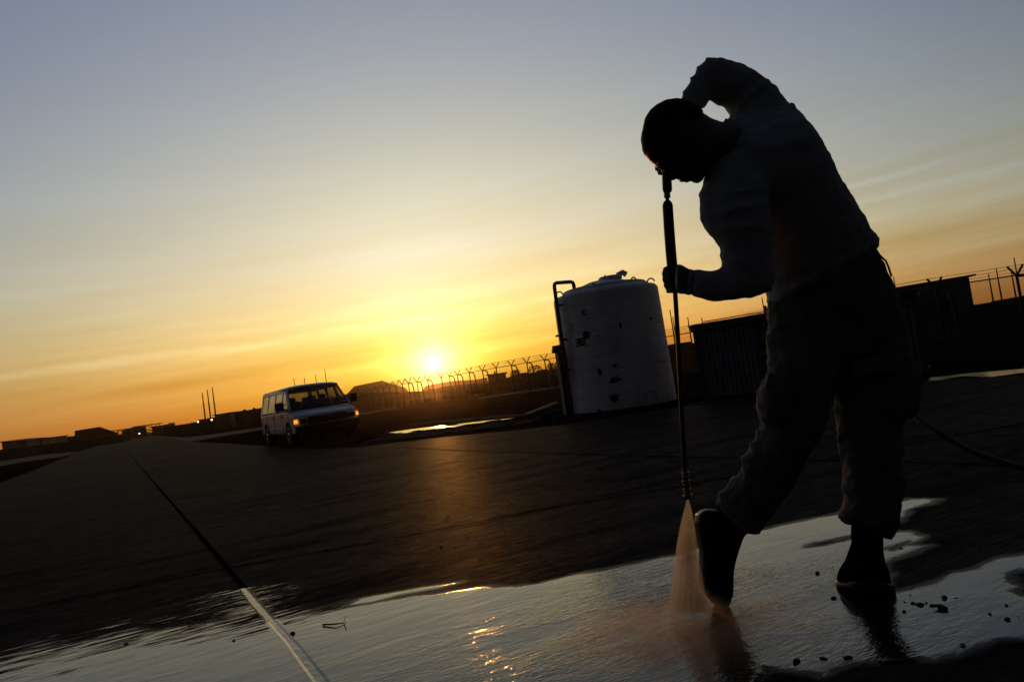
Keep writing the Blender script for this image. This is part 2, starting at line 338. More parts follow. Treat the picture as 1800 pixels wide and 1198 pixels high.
# ------------------------------------------------------------------ water film on the concrete
def seg_sdf(P, poly):
    # signed distance (positive inside) of points P (n,2) to polygon
    poly = np.array(poly); n = len(poly); d = np.full(len(P), 1e9); ins = np.zeros(len(P), bool)
    for i in range(n):
        a = poly[i]; b = poly[(i+1) % n]; ab = b-a; t = np.clip(((P-a)@ab)/max(ab@ab, 1e-12), 0, 1)
        d = np.minimum(d, np.hypot(*(P-(a+t[:, None]*ab)).T))
        c = ((a[1] > P[:, 1]) != (b[1] > P[:, 1])) & (P[:, 0] < (b[0]-a[0])*(P[:, 1]-a[1])/(b[1]-a[1]+1e-12)+a[0])
        ins ^= c
    return np.where(ins, d, -d)
def water_mat(name, streaky, rip=1.0):
    m = bpy.data.materials.new(name); m.use_nodes = True; t = m.node_tree; b = t.nodes['Principled BSDF']; L = t.links.new; N = t.nodes.new
    b.inputs['Base Color'].default_value = (.012, .010, .009, 1); b.inputs['Roughness'].default_value = .10; b.inputs['IOR'].default_value = 1.36; b.inputs['Specular IOR Level'].default_value = .5
    tcn = N('ShaderNodeTexCoord'); mp = N('ShaderNodeMapping'); L(tcn.outputs['Object'], mp.inputs[0]); mp.inputs['Rotation'].default_value = (0, 0, -JA)
    def noi(sc, scale, det, rough=.5, dis=0.0):
        q = N('ShaderNodeMapping'); L(mp.outputs[0], q.inputs[0]); q.inputs['Scale'].default_value = sc
        n = N('ShaderNodeTexNoise'); n.inputs['Scale'].default_value = scale; n.inputs['Detail'].default_value = det; n.inputs['Roughness'].default_value = rough; n.inputs['Distortion'].default_value = dis
        L(q.outputs[0], n.inputs['Vector']); return n.outputs[0]
    def mt(op, a, b_=None, c=None):
        n = N('ShaderNodeMath'); n.operation = op
        for i, v in enumerate((a, b_, c)):
            if v is None: continue
            if isinstance(v, (int, float)): n.inputs[i].default_value = v
            else: L(v, n.inputs[i])
        return n.outputs[0]
    at_ = N('ShaderNodeAttribute'); at_.attribute_name = 'shore'; sp_ = N('ShaderNodeSeparateXYZ'); L(at_.outputs['Vector'], sp_.inputs[0])
    sd, amp, wav = sp_.outputs
    edge = mt('ADD', mt('MULTIPLY', mt('SUBTRACT', noi((34, 3.0, 1), 1, 6, .72), .5), amp), mt('MULTIPLY', mt('SUBTRACT', noi((1, .35, 1), 14, 5, .6), .5), mt('MINIMUM', mt('MULTIPLY', amp, 2.2), .10)))
    h = mt('ADD', sd, edge)
    al = N('ShaderNodeMapRange'); L(h, al.inputs[0]); al.inputs['From Min'].default_value = 0; L(mt('MULTIPLY_ADD', mt('MAXIMUM', mt('SUBTRACT', amp, .05), 0.0), .08, .007), al.inputs['From Max']); al.inputs['To Min'].default_value = 0; al.inputs['To Max'].default_value = 1
    dp = N('ShaderNodeMapRange'); L(h, dp.inputs[0]); dp.inputs['From Min'].default_value = -.05; dp.inputs['From Max'].default_value = .004; dp.interpolation_type = 'SMOOTHSTEP'
    L(mt('ADD', mt('MULTIPLY', dp.outputs[0], .22), mt('MULTIPLY', al.outputs[0], .78)), b.inputs['Alpha'])
    # ripples: long low swells, cross chop, and a meniscus along the shore
    big = noi((1.0, .35, 1), 9, 3, .5, .6); mid = noi((1.0, .3, 1), 45, 3, .55, 1.0); fine = noi((1.0, .5, 1), 130, 2, .5, .5)
    calm = N('ShaderNodeMapRange'); L(noi((1, .4, 1), 2.6, 4, .6), calm.inputs[0]); calm.inputs['From Min'].default_value = .38; calm.inputs['From Max'].default_value = .62; calm.inputs['To Min'].default_value = .25; calm.inputs['To Max'].default_value = 1.3; wav = mt('MULTIPLY', wav, calm.outputs[0])
    hgt = mt('ADD', mt('MULTIPLY', big, .0019*rip), mt('MULTIPLY', mt('ADD', mt('MULTIPLY', mid, .0032), mt('MULTIPLY', fine, .0012)), wav))
    men = N('ShaderNodeMapRange'); L(h, men.inputs[0]); men.inputs['From Min'].default_value = 0; men.inputs['From Max'].default_value = .02; men.inputs['To Min'].default_value = 0; men.inputs['To Max'].default_value = .0012
    men.interpolation_type = 'SMOOTHSTEP'
    ga = N('ShaderNodeAttribute'); ga.attribute_name = 'groove'; gm = N('ShaderNodeMapRange'); L(ga.outputs['Fac'], gm.inputs[0]); gm.inputs['From Min'].default_value = -.004; gm.inputs['From Max'].default_value = .010; gm.inputs['To Min'].default_value = 0; gm.inputs['To Max'].default_value = -.0035; gm.interpolation_type = 'SMOOTHSTEP'
    hh = mt('ADD', mt('ADD', hgt, men.outputs[0]), mt('MULTIPLY', gm.outputs[0], mt('ADD', noi((6, 30, 1), 1, 4, .6), .3)))
    bp = N('ShaderNodeBump'); bp.inputs['Strength'].default_value = 1; bp.inputs['Distance'].default_value = 1.0; L(hh, bp.inputs['Height']); L(bp.outputs[0], b.inputs['Normal'])
    return m
def water(name, adds, subs, step, m, box, off=.010, spray=None, groove=None):
    x0, x1, y0, y1 = box; nx = int((x1-x0)/step)+1; ny = int((y1-y0)/step)+1
    xs = np.linspace(x0, x1, nx); ys = np.linspace(y0, y1, ny); X, Y = np.meshgrid(xs, ys); P = np.stack([X.ravel(), Y.ravel()], 1)
    sd = np.full(len(P), -1e9); amp = np.full(len(P), .02)
    for poly, a in adds:
        s_ = seg_sdf(P, gp(poly)); new = s_ > sd; amp = np.where(new, a, amp); sd = np.maximum(sd, s_)
    for poly in subs: sd = np.minimum(sd, -seg_sdf(P, gp(poly)))
    if spray is not None:
        # brushed, broken edge on the left side
        lx = np.clip((-0.85 - P[:, 0])/.5, 0, 1)*np.clip((P[:, 1]-2.2)/.6, 0, 1); amp = amp + lx*2.6
        r = np.hypot(P[:, 0]-spray[0], P[:, 1]-spray[1]); wav = .05 + 1.0*np.exp(-(r/.68)**2) + .15*np.exp(-(r/1.4)**2)
    else: wav = np.full(len(P), .5)
    Zs = np.array([gz(y) for y in ys]); Z = np.repeat(Zs, nx)+off; grv = np.full(len(P), -1.0)
    if groove is not None:
        gs = seg_sdf(P, gp(groove)); near = gs > -.012; amp = np.where(near, .004, amp); sd = np.where(near, np.maximum(gs, np.where(amp > .5, sd, sd)), sd)
        grv = gs
    keep = (sd > -.6).reshape(ny, nx); k = keep[:-1, :-1] | keep[1:, :-1] | keep[:-1, 1:] | keep[1:, 1:]
    jj, ii = np.nonzero(k); idx = jj*nx+ii; F = np.stack([idx, idx+1, idx+1+nx, idx+nx], 1)
    used = np.unique(F); mapn = -np.ones(len(P), int); mapn[used] = np.arange(len(used)); F = mapn[F]
    me = bpy.data.meshes.new(name); me.from_pydata(np.column_stack([P, Z])[used].tolist(), [], F.tolist())
    at_ = me.attributes.new('shore', 'FLOAT_VECTOR', 'POINT'); at_.data.foreach_set('vector', np.column_stack([sd, amp, wav])[used].astype(np.float32).ravel())
    ag = me.attributes.new('groove', 'FLOAT', 'POINT'); ag.data.foreach_set('value', grv[used].astype(np.float32))
    me.materials.append(m); o = bpy.data.objects.new(name, me); COL.objects.link(o); o['kind'] = 'structure'
    for p in me.polygons: p.use_smooth = True
    return o
SPRAYP = ground(1215, 1076)
main_poly = [(-80, 1182), (0, 1168), (60, 1152), (150, 1133), (260, 1116), (350, 1104), (430, 1093), (470, 1095), (505, 1087), (560, 1079), (600, 1073), (700, 1056), (760, 1047), (800, 1041), (862, 1034), (905, 1035), (950, 1028), (1000, 1016), (1050, 1006), (1090, 999), (1150, 986), (1190, 978), (1240, 962), (1310, 940), (1360, 930), (1420, 916), (1475, 905), (1510, 893), (1580, 884), (1600, 879), (1650, 880), (1638, 888), (1600, 897), (1584, 912), (1556, 936), (1600, 938), (1622, 948), (1590, 962), (1630, 963), (1600, 976), (1556, 990), (1556, 1020), (1560, 1043), (1580, 1047), (1640, 1033), (1670, 1015), (1720, 1003), (1755, 986), (1800, 979), (1900, 960), (1960, 1100), (1800, 1127), (1745, 1129), (1690, 1152), (1640, 1166), (1500, 1169), (1460, 1178), (1440, 1187), (1400, 1184), (1340, 1176), (1330, 1198), (1310, 1290), (-80, 1290)]
tongue = [(592, 1071), (640, 1054), (740, 1036), (812, 1026), (770, 1038), (700, 1050), (655, 1062)]
jointw = [(404, 1010), (412, 1012), (474, 1082), (530, 1140), (590, 1215), (560, 1215), (500, 1130), (440, 1062)]
holes = [[(1415, 965), (1425, 960), (1500, 943), (1502, 950), (1450, 962)], [(1555, 968), (1600, 952), (1610, 955), (1570, 972)], [(1766, 1012), (1800, 1003), (1840, 1010), (1840, 1060), (1800, 1052), (1775, 1045), (1790, 1035), (1770, 1028)]]
water('water', [(main_poly, .04), (tongue, .01), (jointw, .004)], holes, .009, water_mat('wet_film', True), (-2.6, 2.6, 1.55, 4.0), spray=SPRAYP, groove=jointw)
pm = water_mat('puddle_water', False, 1.0)
water('puddle', [([(684, 760), (720, 755), (760, 750), (800, 746), (850, 740), (903, 735), (880, 739), (850, 743), (820, 746), (790, 753), (750, 759), (700, 762)], .14)], [[(740, 757), (790, 750), (800, 752), (760, 758)], [(726, 763), (755, 756.5), (772, 757), (750, 763)], [(798, 752), (840, 744.5), (848, 746), (812, 754)], [(688, 757), (712, 753.5), (720, 755), (700, 758)], [(850, 741.5), (878, 737.5), (884, 738.5), (860, 742.5)], [(770, 749.5), (800, 745.5), (812, 746), (785, 750)]], .06, pm, (-9, 3, 14, 26), off=.013)
water('puddle', [([(1612, 667), (1680, 659), (1740, 654), (1800, 649), (1900, 640), (1900, 648), (1800, 656), (1745, 663), (1690, 662), (1650, 669), (1615, 672)], .05)], [], .04, pm, (4.5, 16, 8, 17), off=.013)

# ------------------------------------------------------------------ more materials
M.update(
    skin=mat('skin', (.06, .035, .022), .5, .35, var=.15, vscale=30, bump=.15, bscale=120, dist=.001),
    hair=mat('hair', (.008, .006, .005), .8, .2, bump=.8, bscale=300, dist=.002),
    shirt=mat('tan_shirt', (.27, .27, .255), .95, .08, var=.12, vscale=12, bump=.35, bscale=260, dist=.001),
    trousers=mat('camouflage_cloth', (.08, .08, .07), .95, .08, var=.3, vscale=16, bump=.4, bscale=240, dist=.001, col2=(.13, .13, .12)),
    boot=mat('boot_suede', (.007, .0055, .0045), .85, .0, var=.2, vscale=20, bump=.3, bscale=120, dist=.001),
    sole=mat('boot_rubber', (.012, .011, .01), .45, .4, bump=.4, bscale=90, dist=.002),
    steel=mat('dark_steel', (.03, .028, .026), .5, .4, metal=.3, bump=.2, bscale=80, dist=.001),
    brass=mat('brass_fitting', (.35, .2, .08), .3, .5, metal=1.0, bump=.2, bscale=60, dist=.001),
    rubber=mat('black_rubber', (.012, .012, .012), .5, .4, bump=.3, bscale=50, dist=.002),
    glassdark=mat('smoked_lens', (.01, .01, .01), .08, .5),
    tank=mat('tank_plastic', (.58, .56, .52), .55, .25, var=.3, vscale=2.2, bump=.2, bscale=12, dist=.006, stretch=(1, 1, .35), col2=(.86, .84, .80)),
    tankstain=mat('torn_lining', (.09, .06, .04), .9, .1, var=.6, vscale=14, bump=.6, bscale=30, dist=.01),
    ink=mat('black_paint', (.012, .012, .014), .8, .1, bump=.1, bscale=90),
    pipe=mat('pvc_pipe', (.05, .035, .028), .6, .3, bump=.2, bscale=60),
    shed=mat('corrugated_sheet', (.12, .125, .13), .6, .3, var=.3, vscale=3, bump=.3, bscale=14, dist=.004),
    shedtrim=mat('shed_trim', (.06, .055, .05), .7, .2, var=.3, vscale=6),
    wood=mat('weathered_wood', (.16, .11, .075), .8, .2, var=.35, vscale=6, bump=.4, bscale=30, stretch=(1, 12, 12)),
    galv=mat('galvanised_pipe', (.03, .028, .026), .8, .1, metal=.0, var=.2, vscale=10, bump=.2, bscale=40),
    wire=mat('fence_wire', (.08, .07, .06), .6, .3, metal=.3),
    wall=mat('barrier_cloth', (.07, .065, .055), .95, .05, var=.3, vscale=2, bump=.6, bscale=4, dist=.04),
    canvas=mat('tent_canvas', (.20, .12, .07), .9, .05, var=.15, vscale=.8, bump=.4, bscale=1.2, dist=.1),
    bld=mat('building_wall', (.12, .09, .07), .9, .1, var=.25, vscale=.7, bump=.3, bscale=3),
    bldpale=mat('pale_building_wall', (.34, .2, .13), .9, .1, var=.25, vscale=.9, bump=.3, bscale=3),
    roof=mat('roof_sheet', (.07, .055, .045), .8, .2, var=.2, vscale=1, bump=.3, bscale=4),
    leaf=mat('scrub_leaf', (.045, .05, .02), .8, .1, var=.4, vscale=3),
    bark=mat('scrub_stem', (.06, .045, .03), .9, .1, var=.3, vscale=9, bump=.5, bscale=40),
    lampw=mat('lit_lamp', (.8, .8, .75), .5, .3, emit=(1, .85, .55), es=3.0),
    lampo=mat('wall_glow', (.5, .3, .15), .5, .3, emit=(1, .35, .1), es=.45),  # emission stands in for orange light falling on far walls
    stone=mat('wet_stone', (.03, .024, .02), .6, .35, var=.4, vscale=60, bump=.8, bscale=90, dist=.004),
    paint=mat('van_paint', (.55, .56, .58), .28, .5, var=.05, vscale=2, bump=.05, bscale=5, dist=.002),
    vglass=mat('van_glass', (.42, .43, .42), .03, .5, trans=1.0, ior=1.3),
    vblack=mat('van_trim', (.015, .015, .016), .5, .3, bump=.1, bscale=60),
    chrome=mat('chrome', (.5, .5, .5), .15, .5, metal=1.0, bump=.05, bscale=20),
    tyre=mat('tyre_rubber', (.018, .017, .016), .85, .2, bump=.4, bscale=60),
    seat=mat('seat_fabric', (.03, .03, .035), .9, .1, var=.2, vscale=10),
    amber=mat('lit_parking_lamp', (.8, .4, .1), .4, .4, emit=(1, .36, .05), es=1.1),
    lens=mat('headlamp_lens', (.25, .25, .25), .1, .5, metal=.6),
    stripe=mat('white_tape', (.75, .75, .75), .4, .4, bump=.1, bscale=40),
)

# ------------------------------------------------------------------ water tank
TC = ground(1107, 716); TC = Vector((TC.x, TC.y+1.35, gz(TC.y+1.35)))
TS = TC.y/FPX
tank = thing('water_tank', 'large pale plastic water tank with torn stains and a looping pipe', 'water tank', TC)
TR = 92*(TC.y)/FPX*1.03; TH = 3.15
def trad(z):   # gentle taper and rib lines
    r = TR*(1.0 - .0*z)
    return r
prof = [(TR*1.0, 0)]
nb = 9
for k in range(nb):
    z0 = TH*.93*k/nb; z1 = TH*.93*(k+1)/nb; taper = lambda z: TR*(1.0-.035*z/TH)
    prof += [(taper(z0)+.003, z0+.006), (taper(z0)+.005, z0+.02), (taper(z1)+.005, z1-.02), (taper(z1)+.003, z1-.006), (taper(z1)-.001, z1)]
prof += [(TR*.955, TH*.94), (TR*.93, TH*.953), (TR*.86, TH*.960), (TR*.80, TH*.966), (TR*.785, TH*.985), (TR*.75, TH*.998), (TR*.66, TH*1.004), (TR*.50, TH*1.012), (TR*.38, TH*1.03), (TR*.30, TH*1.042), (TR*.27, TH*1.045), (.02, TH*1.046)]
shell = MB().lathe((0, 0, 0), prof, 72).build('tank_shell', M['tank'], tank, smooth=True)
lid = MB().lathe((.18, -.1, TH*1.042), [(.30, 0), (.31, .03), (.31, .07), (.27, .10), (.02, .12)], 28).build('lid', M['tank'], tank, smooth=True)
MB().tube([(.42, -.05, TH*1.045), (.42, -.05, TH*1.045+.12), (.52, -.05, TH*1.045+.15), (.62, -.05, TH*1.045+.08)], .075, 10).build('vent', M['tank'], lid, smooth=True)
MB().tube([(.05, -.1, TH*1.06), (.05, -.1, TH*1.09)], .02, 6).build('lid_bolt', M['pipe'], lid)
for a in (math.radians(188), math.radians(-12), math.radians(-60), math.radians(250)):
    c = Vector((math.cos(a), math.sin(a), 0))*TR*.86
    mb = MB(); mb.tube([c + Vector((math.cos(a), math.sin(a), 0))*.09*math.cos(t) + Vector((0, 0, .09*math.sin(t)+TH*.975)) for t in np.linspace(0, math.pi, 9)], .02, 6)
    mb.build('lifting_lug', M['tank'], tank)
# overflow pipe looping out of the roof and down the left side
pa = math.radians(208); ca, sa = math.cos(pa), math.sin(pa)
def pc(r, z): return (r*ca, r*sa, z)
ins = TR*.66; out = TR*1.075
MB().tube([pc(ins, TH*.99), pc(ins, TH*1.035), pc(ins+.02, TH*1.053), pc(ins+.08, TH*1.06), pc(out-.08, TH*1.06), pc(out-.02, TH*1.053), pc(out, TH*1.03), pc(out+.01, TH*.8), pc(out+.01, .9)], .048, 12).build('overflow_pipe', M['pipe'], tank, smooth=True)
for z in (TH*.88, TH*.6, TH*.36): MB().box(pc(TR*1.02, z), (.16, .05, .05), pa).build('pipe_clamp', M['pipe'], tank)
def on_shell(px, py, off=.012):
    # point on the tank's shell seen behind a pixel of the photograph, returned as angle and height
    d = pdir(px, py); o = CP; c = np.array([TC.x, TC.y]); r = TR*1.0+off
    a = d[0]**2+d[1]**2; b_ = 2*(d[0]*(o[0]-c[0])+d[1]*(o[1]-c[1])); cc_ = (o[0]-c[0])**2+(o[1]-c[1])**2-r*r
    q = b_*b_-4*a*cc_
    t = (-b_-math.sqrt(max(q, 0)))/(2*a); p = o+d*t
    return math.atan2(p[1]-c[1], p[0]-c[0]), p[2]-TC.z
def shell_patch(pts, off, m, name, depth=.01):
    # flat outline wrapped on the shell; pts: (metres sideways, metres up) from an anchor (ang, z)
    pass
def wrap(ang, z, u, v, off):
    zz = z+v; r = TR*(1.0-.035*zz/TH)+off; a = ang + u/r
    return (r*math.cos(a), r*math.sin(a), zz)
def blob(px, py, w, h, name, m, jag=.3, n=18, seed=0):
    ang, z = on_shell(px, py); rs = random.Random(seed)
    ring = []
    for k in range(n):
        t = 2*math.pi*k/n; q = 1+rs.uniform(-jag, jag)
        ring.append((w/2*q*math.cos(t), h/2*q*math.sin(t)))
    mb = MB(); c0 = len(mb.v)
    lv = [[wrap(ang, z, u*s, v*s, .016) for u, v in ring] for s in (1.0, .6, .25)]
    mb.rings([[wrap(ang, z, u, v, .006) for u, v in ring]] + lv, True); return mb.build(name, m, tank)
S_ = TC.y/FPX
for i, (px, py, w, h) in enumerate([(1029, 588, 17, 15), (1080, 642, 10, 8), (1081, 667, 20, 13), (1080, 699, 18, 16), (1091, 571, 6, 12), (1146, 559, 6, 4), (1054, 653, 9, 14), (1051, 590, 4, 3), (1046, 604, 3, 2), (1030, 610, 4, 3), (1168, 634, 3, 5), (1084, 611, 3, 3), (1053, 722, 10, 7)]):
    blob(px, py, w*S_*.8, h*S_*.8, 'stain', M['tankstain'], .38, 26, i)
def glyph(mb, ang, z, polys, off=.014):
    for p in polys:
        mb.rings([[wrap(ang, z, u, v, .004) for u, v in p], [wrap(ang, z, u, v, off) for u, v in p]])
def rect(x, y, w, h): return [(x, y), (x+w, y), (x+w, y+h), (x, y+h)]
def letter_C(x, y, h, w, t):
    out_ = []; cx, cy = x+w/2, y+h/2
    for k in range(9):
        a0 = math.radians(50+260*k/9); a1 = math.radians(50+260*(k+1)/9)
        o0 = (cx+w/2*math.cos(a0), cy+h/2*math.sin(a0)); o1 = (cx+w/2*math.cos(a1), cy+h/2*math.sin(a1))
        i0 = (cx+(w/2-t)*math.cos(a0), cy+(h/2-t)*math.sin(a0)); i1 = (cx+(w/2-t)*math.cos(a1), cy+(h/2-t)*math.sin(a1))
        out_.append([o0, o1, i1, i0])
    return out_
ang, z = on_shell(1026, 549); mb = MB(); glyph(mb, ang, z, letter_C(-.065, -.075, .15, .12, .032)); mb.build('letter', M['ink'], tank)
ang, z = on_shell(1018, 601)
mb = MB(); hh = .19; t = .03
X = -.14; glyph(mb, ang, z, [rect(X, -hh/2, .085, t), rect(X, hh/2-t, .085, t), rect(X+.01, -.015, .065, t), rect(X+.085-t, -hh/2+t, t, hh-2*t)])          # 3
X = -.035; glyph(mb, ang, z, [rect(X, -hh/2, t, hh), rect(X+.05, -hh/2, t, hh), rect(X+t, -hh/2, .02, t*.8), rect(X+t, hh/2-t*.8, .02, t*.8)])      # 0
X = .065; glyph(mb, ang, z, [rect(X, -hh/2, t, hh), rect(X+.055, -hh/2, t, hh), rect(X+t, -hh/2, .025, t*.8), rect(X+t, hh/2-t*.8, .025, t*.8)])
mb.build('lettering', M['ink'], tank)
ang, z = on_shell(1005, 578); mb = MB()
for k, (w_, o_) in enumerate([(.2, .12), (.22, .08), (.13, .03), (.15, -.01), (.19, -.06), (.1, -.11), (.07, -.2)]): glyph(mb, ang, z, [rect(-.12, o_, w_, .012)], .010)
mb.build('printed_label', M['ink'], tank)
ang, z = on_shell(1144, 702)
mb = MB()
r0 = .24; pr = [wrap(ang, z, r0*math.cos(t), r0*math.sin(t), .02) for t in np.linspace(0, 2*math.pi, 25)]; mb.tube(pr, .02, 6); mb.build('manway_ring', M['tank'], tank)
# pump stand beside the tank's left edge
pb = ground(1009, 727); pump = thing('pump_stand', 'tall dark metal pump cabinet with a small motor on top beside the tank', 'pump', pb, math.radians(8))
PH = 1.66
MB().box((0, .1, PH*.48), (.42, .4, PH*.96)).build('cabinet', M['shedtrim'], pump, bevel=.02)
MB().box((.38, .08, .45), (.34, .4, .9)).build('control_box', M['shedtrim'], pump, bevel=.02)
mb = MB(); mb.tube([(-.28, .1, PH+.03), (.12, .1, PH+.05)], .09, 12); mb.box((-.2, .1, PH-.02), (.2, .2, .1)); mb.build('motor', M['pipe'], pump, smooth=False)
mb = MB(); mb.tube([(.1, .1, PH-.1), (.12, .1, PH+.3), (.06, .1, PH+.42), (.24, .1, PH+.42)], .03, 8); mb.build('outlet_pipe', M['pipe'], pump)
mb = MB(); mb.box((-.05, .1, PH+.36), (.22, .06, .05)); mb.build('valve', M['pipe'], pump)

# ------------------------------------------------------------------ planks and rubble left of the tank
def plank_between(a, b, r=.03, label='', m='wood'):
    A, B = Vector(a), Vector(b); c = (A+B)/2; d = B-A; L_ = d.length; ax = d.to_track_quat('X', 'Z').to_matrix()
    mb = MB(); mb.box((0, 0, 0), (L_, .16, .045), ax=ax); o = mb.build('plank', M[m], None, bevel=.006); o.location = c; return tag(o, label, 'plank')
a = ground(925, 731); b = ground(978, 716)
plank_between(a+Vector((0, 0, .05)), b+Vector((0, 0, .16)), label='pale wooden plank lying sloped at the foot of the water tank')
def rock(name, c, r, m, seed, label, cat, group=None, flat=.7, sub=2):
    bm = bmesh.new(); bmesh.ops.create_icosphere(bm, subdivisions=sub, radius=1); rs = random.Random(seed); off = Vector((rs.random()*50, rs.random()*50, rs.random()*50))
    sx, sy = rs.uniform(.75, 1.7), rs.uniform(.6, 1.1)
    for v in bm.verts:
        q = 1+.8*mnoise.noise(v.co*1.3+off)+.25*mnoise.noise(v.co*3.5+off)
        v.co = Vector((v.co.x*sx, v.co.y*sy, v.co.z*flat))*r*q
    me = bpy.data.meshes.new(name); bm.to_mesh(me); bm.free(); me.materials.append(m)
    o = bpy.data.objects.new(name, me); COL.objects.link(o); o.location = Vector(c)+Vector((0, 0, r*flat*.5)); o.rotation_euler = (0, 0, rs.uniform(0, 6))
    return tag(o, label, cat, group)
for i, (px, py, r) in enumerate([(951, 738, .13), (962, 736, .1), (972, 733, .16), (944, 742, .07), (983, 737, .12), (958, 745, .06)]):
    rock('concrete_rubble', ground(px, py), r, M['mud'], 50+i, 'dark lump of rubble under the plank at the foot of the water tank', 'rubble', 'rubble under the plank')

# mud ridges along the far puddles
def ridge(pix, w, h, seed, name='mud_ridge'):
    ps = []
    for (a, b) in zip(pix[:-1], pix[1:]):
        for k in range(16): ps.append(ground(a[0]+(b[0]-a[0])*k/16, a[1]+(b[1]-a[1])*k/16))
    ps.append(ground(*pix[-1])); n = len(ps); mb = MB(); m_ = 9; rows = []
    for i, p in enumerate(ps):
        t = (ps[min(i+1, n-1)]-ps[max(i-1, 0)]); t.z = 0; t.normalize(); nr = Vector((-t.y, t.x, 0)); env = min(1, i/8, (n-1-i)/8); row = []
        for j in range(m_):
            s = j/(m_-1)*2-1; q = p+nr*s*w/2; hn = .55+.9*mnoise.noise(Vector((q.x*1.6, q.y*1.6, seed)))+.5*mnoise.noise(Vector((q.x*5, q.y*5, seed)))
            z = gz(q.y)-.01+max(0, (1-s*s))*h*max(.05, hn)*env; row.append((q.x, q.y, z))
        rows.append(row)
    for r in rows: mb.v += r
    for i in range(n-1):
        for j in range(m_-1):
            a = i*m_+j; mb.f.append((a, a+1, a+1+m_, a+m_))
    o = mb.build(name, M['mud'], smooth=False); o['kind'] = 'structure'; return o
ridge([(640, 775), (690, 768), (760, 763), (800, 758), (820, 754), (850, 750), (900, 745), (930, 742)], 1.0, .13, 1.0)
ridge([(700, 748), (800, 738), (860, 733), (930, 728)], .8, .05, 2.0)
ridge([(1610, 676), (1700, 667), (1800, 661), (1900, 655)], .5, .05, 3.0)
ridge([(1180, 716), (1300, 702), (1400, 690)], .8, .09, 4.0)

# ------------------------------------------------------------------ shed
s0 = ground(1243, 701); s1 = ground(1560, 664)
sdv = (s1-s0); sdv.z = 0; SL = 4.35; sdv.normalize(); srz = math.atan2(sdv.y, sdv.x)
shed = thing('shed', 'low dark corrugated metal shed standing right of the water tank', 'shed', s0, srz)
SH = 132*s0.y/FPX*1.0
mb = MB(); n = 84; prevs = []
for side in (0, 1):
    pts_ = []
    for k in range(n*2+1):
        x = SL*k/(n*2); y = (0 if side == 0 else 2.4)+(-.018 if (k//2) % 2 else .0); pts_.append((x, y))
    for a_, b_ in zip(pts_[:-1], pts_[1:]):
        mb.poly([(a_[0], a_[1], .05), (b_[0], b_[1], .05), (b_[0], b_[1], SH-.1), (a_[0], a_[1], SH-.1)])
for x in (0, SL): mb.poly([(x, 0, .05), (x, 2.4, .05), (x, 2.4, SH-.1), (x, 0, SH-.1)])
mb.build('wall', M['shed'], shed)
mb = MB(); mb.box((SL/2, 1.2, SH-.05), (SL+.16, 2.6, .1)); mb.box((SL/2, -.1, SH-.08), (SL+.2, .05, .14)); mb.build('roof', M['shedtrim'], shed, bevel=.01)
for x in (-.03, 1.32, 2.9, SL+.03): MB().box((x, -.035, SH/2-.05), (.07, .04, SH-.1)).build('frame_post', M['shedtrim'], shed)
MB().box((SL/2, 1.2, .025), (SL+.1, 2.5, .05)).build('base', M['shedtrim'], shed)
MB().tube([(1.5, .3, SH-.02), (1.5, .3, SH+.17)], .035, 8).build('vent_pipe', M['pipe'], shed)
pipe_ = MB().tube([(.2, -.05, SH+.03), (1.6, -.02, SH+.03)], .012, 6).build('rod', M['pipe'], None); pipe_.location = s0; pipe_.rotation_euler = (0, 0, srz)
tag(pipe_, 'thin metal rod lying along the front edge of the shed roof', 'rod')
tarp = MB(); rs_ = []
for i in range(14):
    x = 1.75+i*.09; row = []
    for j in range(7):
        y = .1+j*.25; row.append((x, y, SH+.02+ (.19*min(1, (i+.2)/6))*(1-.25*((j-3)/3)**2)+.02*mnoise.noise(Vector((x*4, y*4, 1)))))
    rs_.append(row)
k0 = 0
for r in rs_: tarp.v += r
for i in range(13):
    for j in range(6): a = i*7+j; tarp.f.append((a, a+1, a+8, a+7))
for i in range(13): tarp.f.append((i*7, (i+1)*7, (i+1)*7)) if False else None
tarp.poly([(rs_[0][0][0], rs_[0][0][1], SH+.012)] + [r[0] for r in rs_] + [(rs_[-1][0][0], rs_[-1][0][1], SH+.012)])
to = tarp.build('tarpaulin', M['rubber'], None, smooth=False); to.location = s0; to.rotation_euler = (0, 0, srz); tag(to, 'dark rumpled tarpaulin heaped on the shed roof', 'tarpaulin')

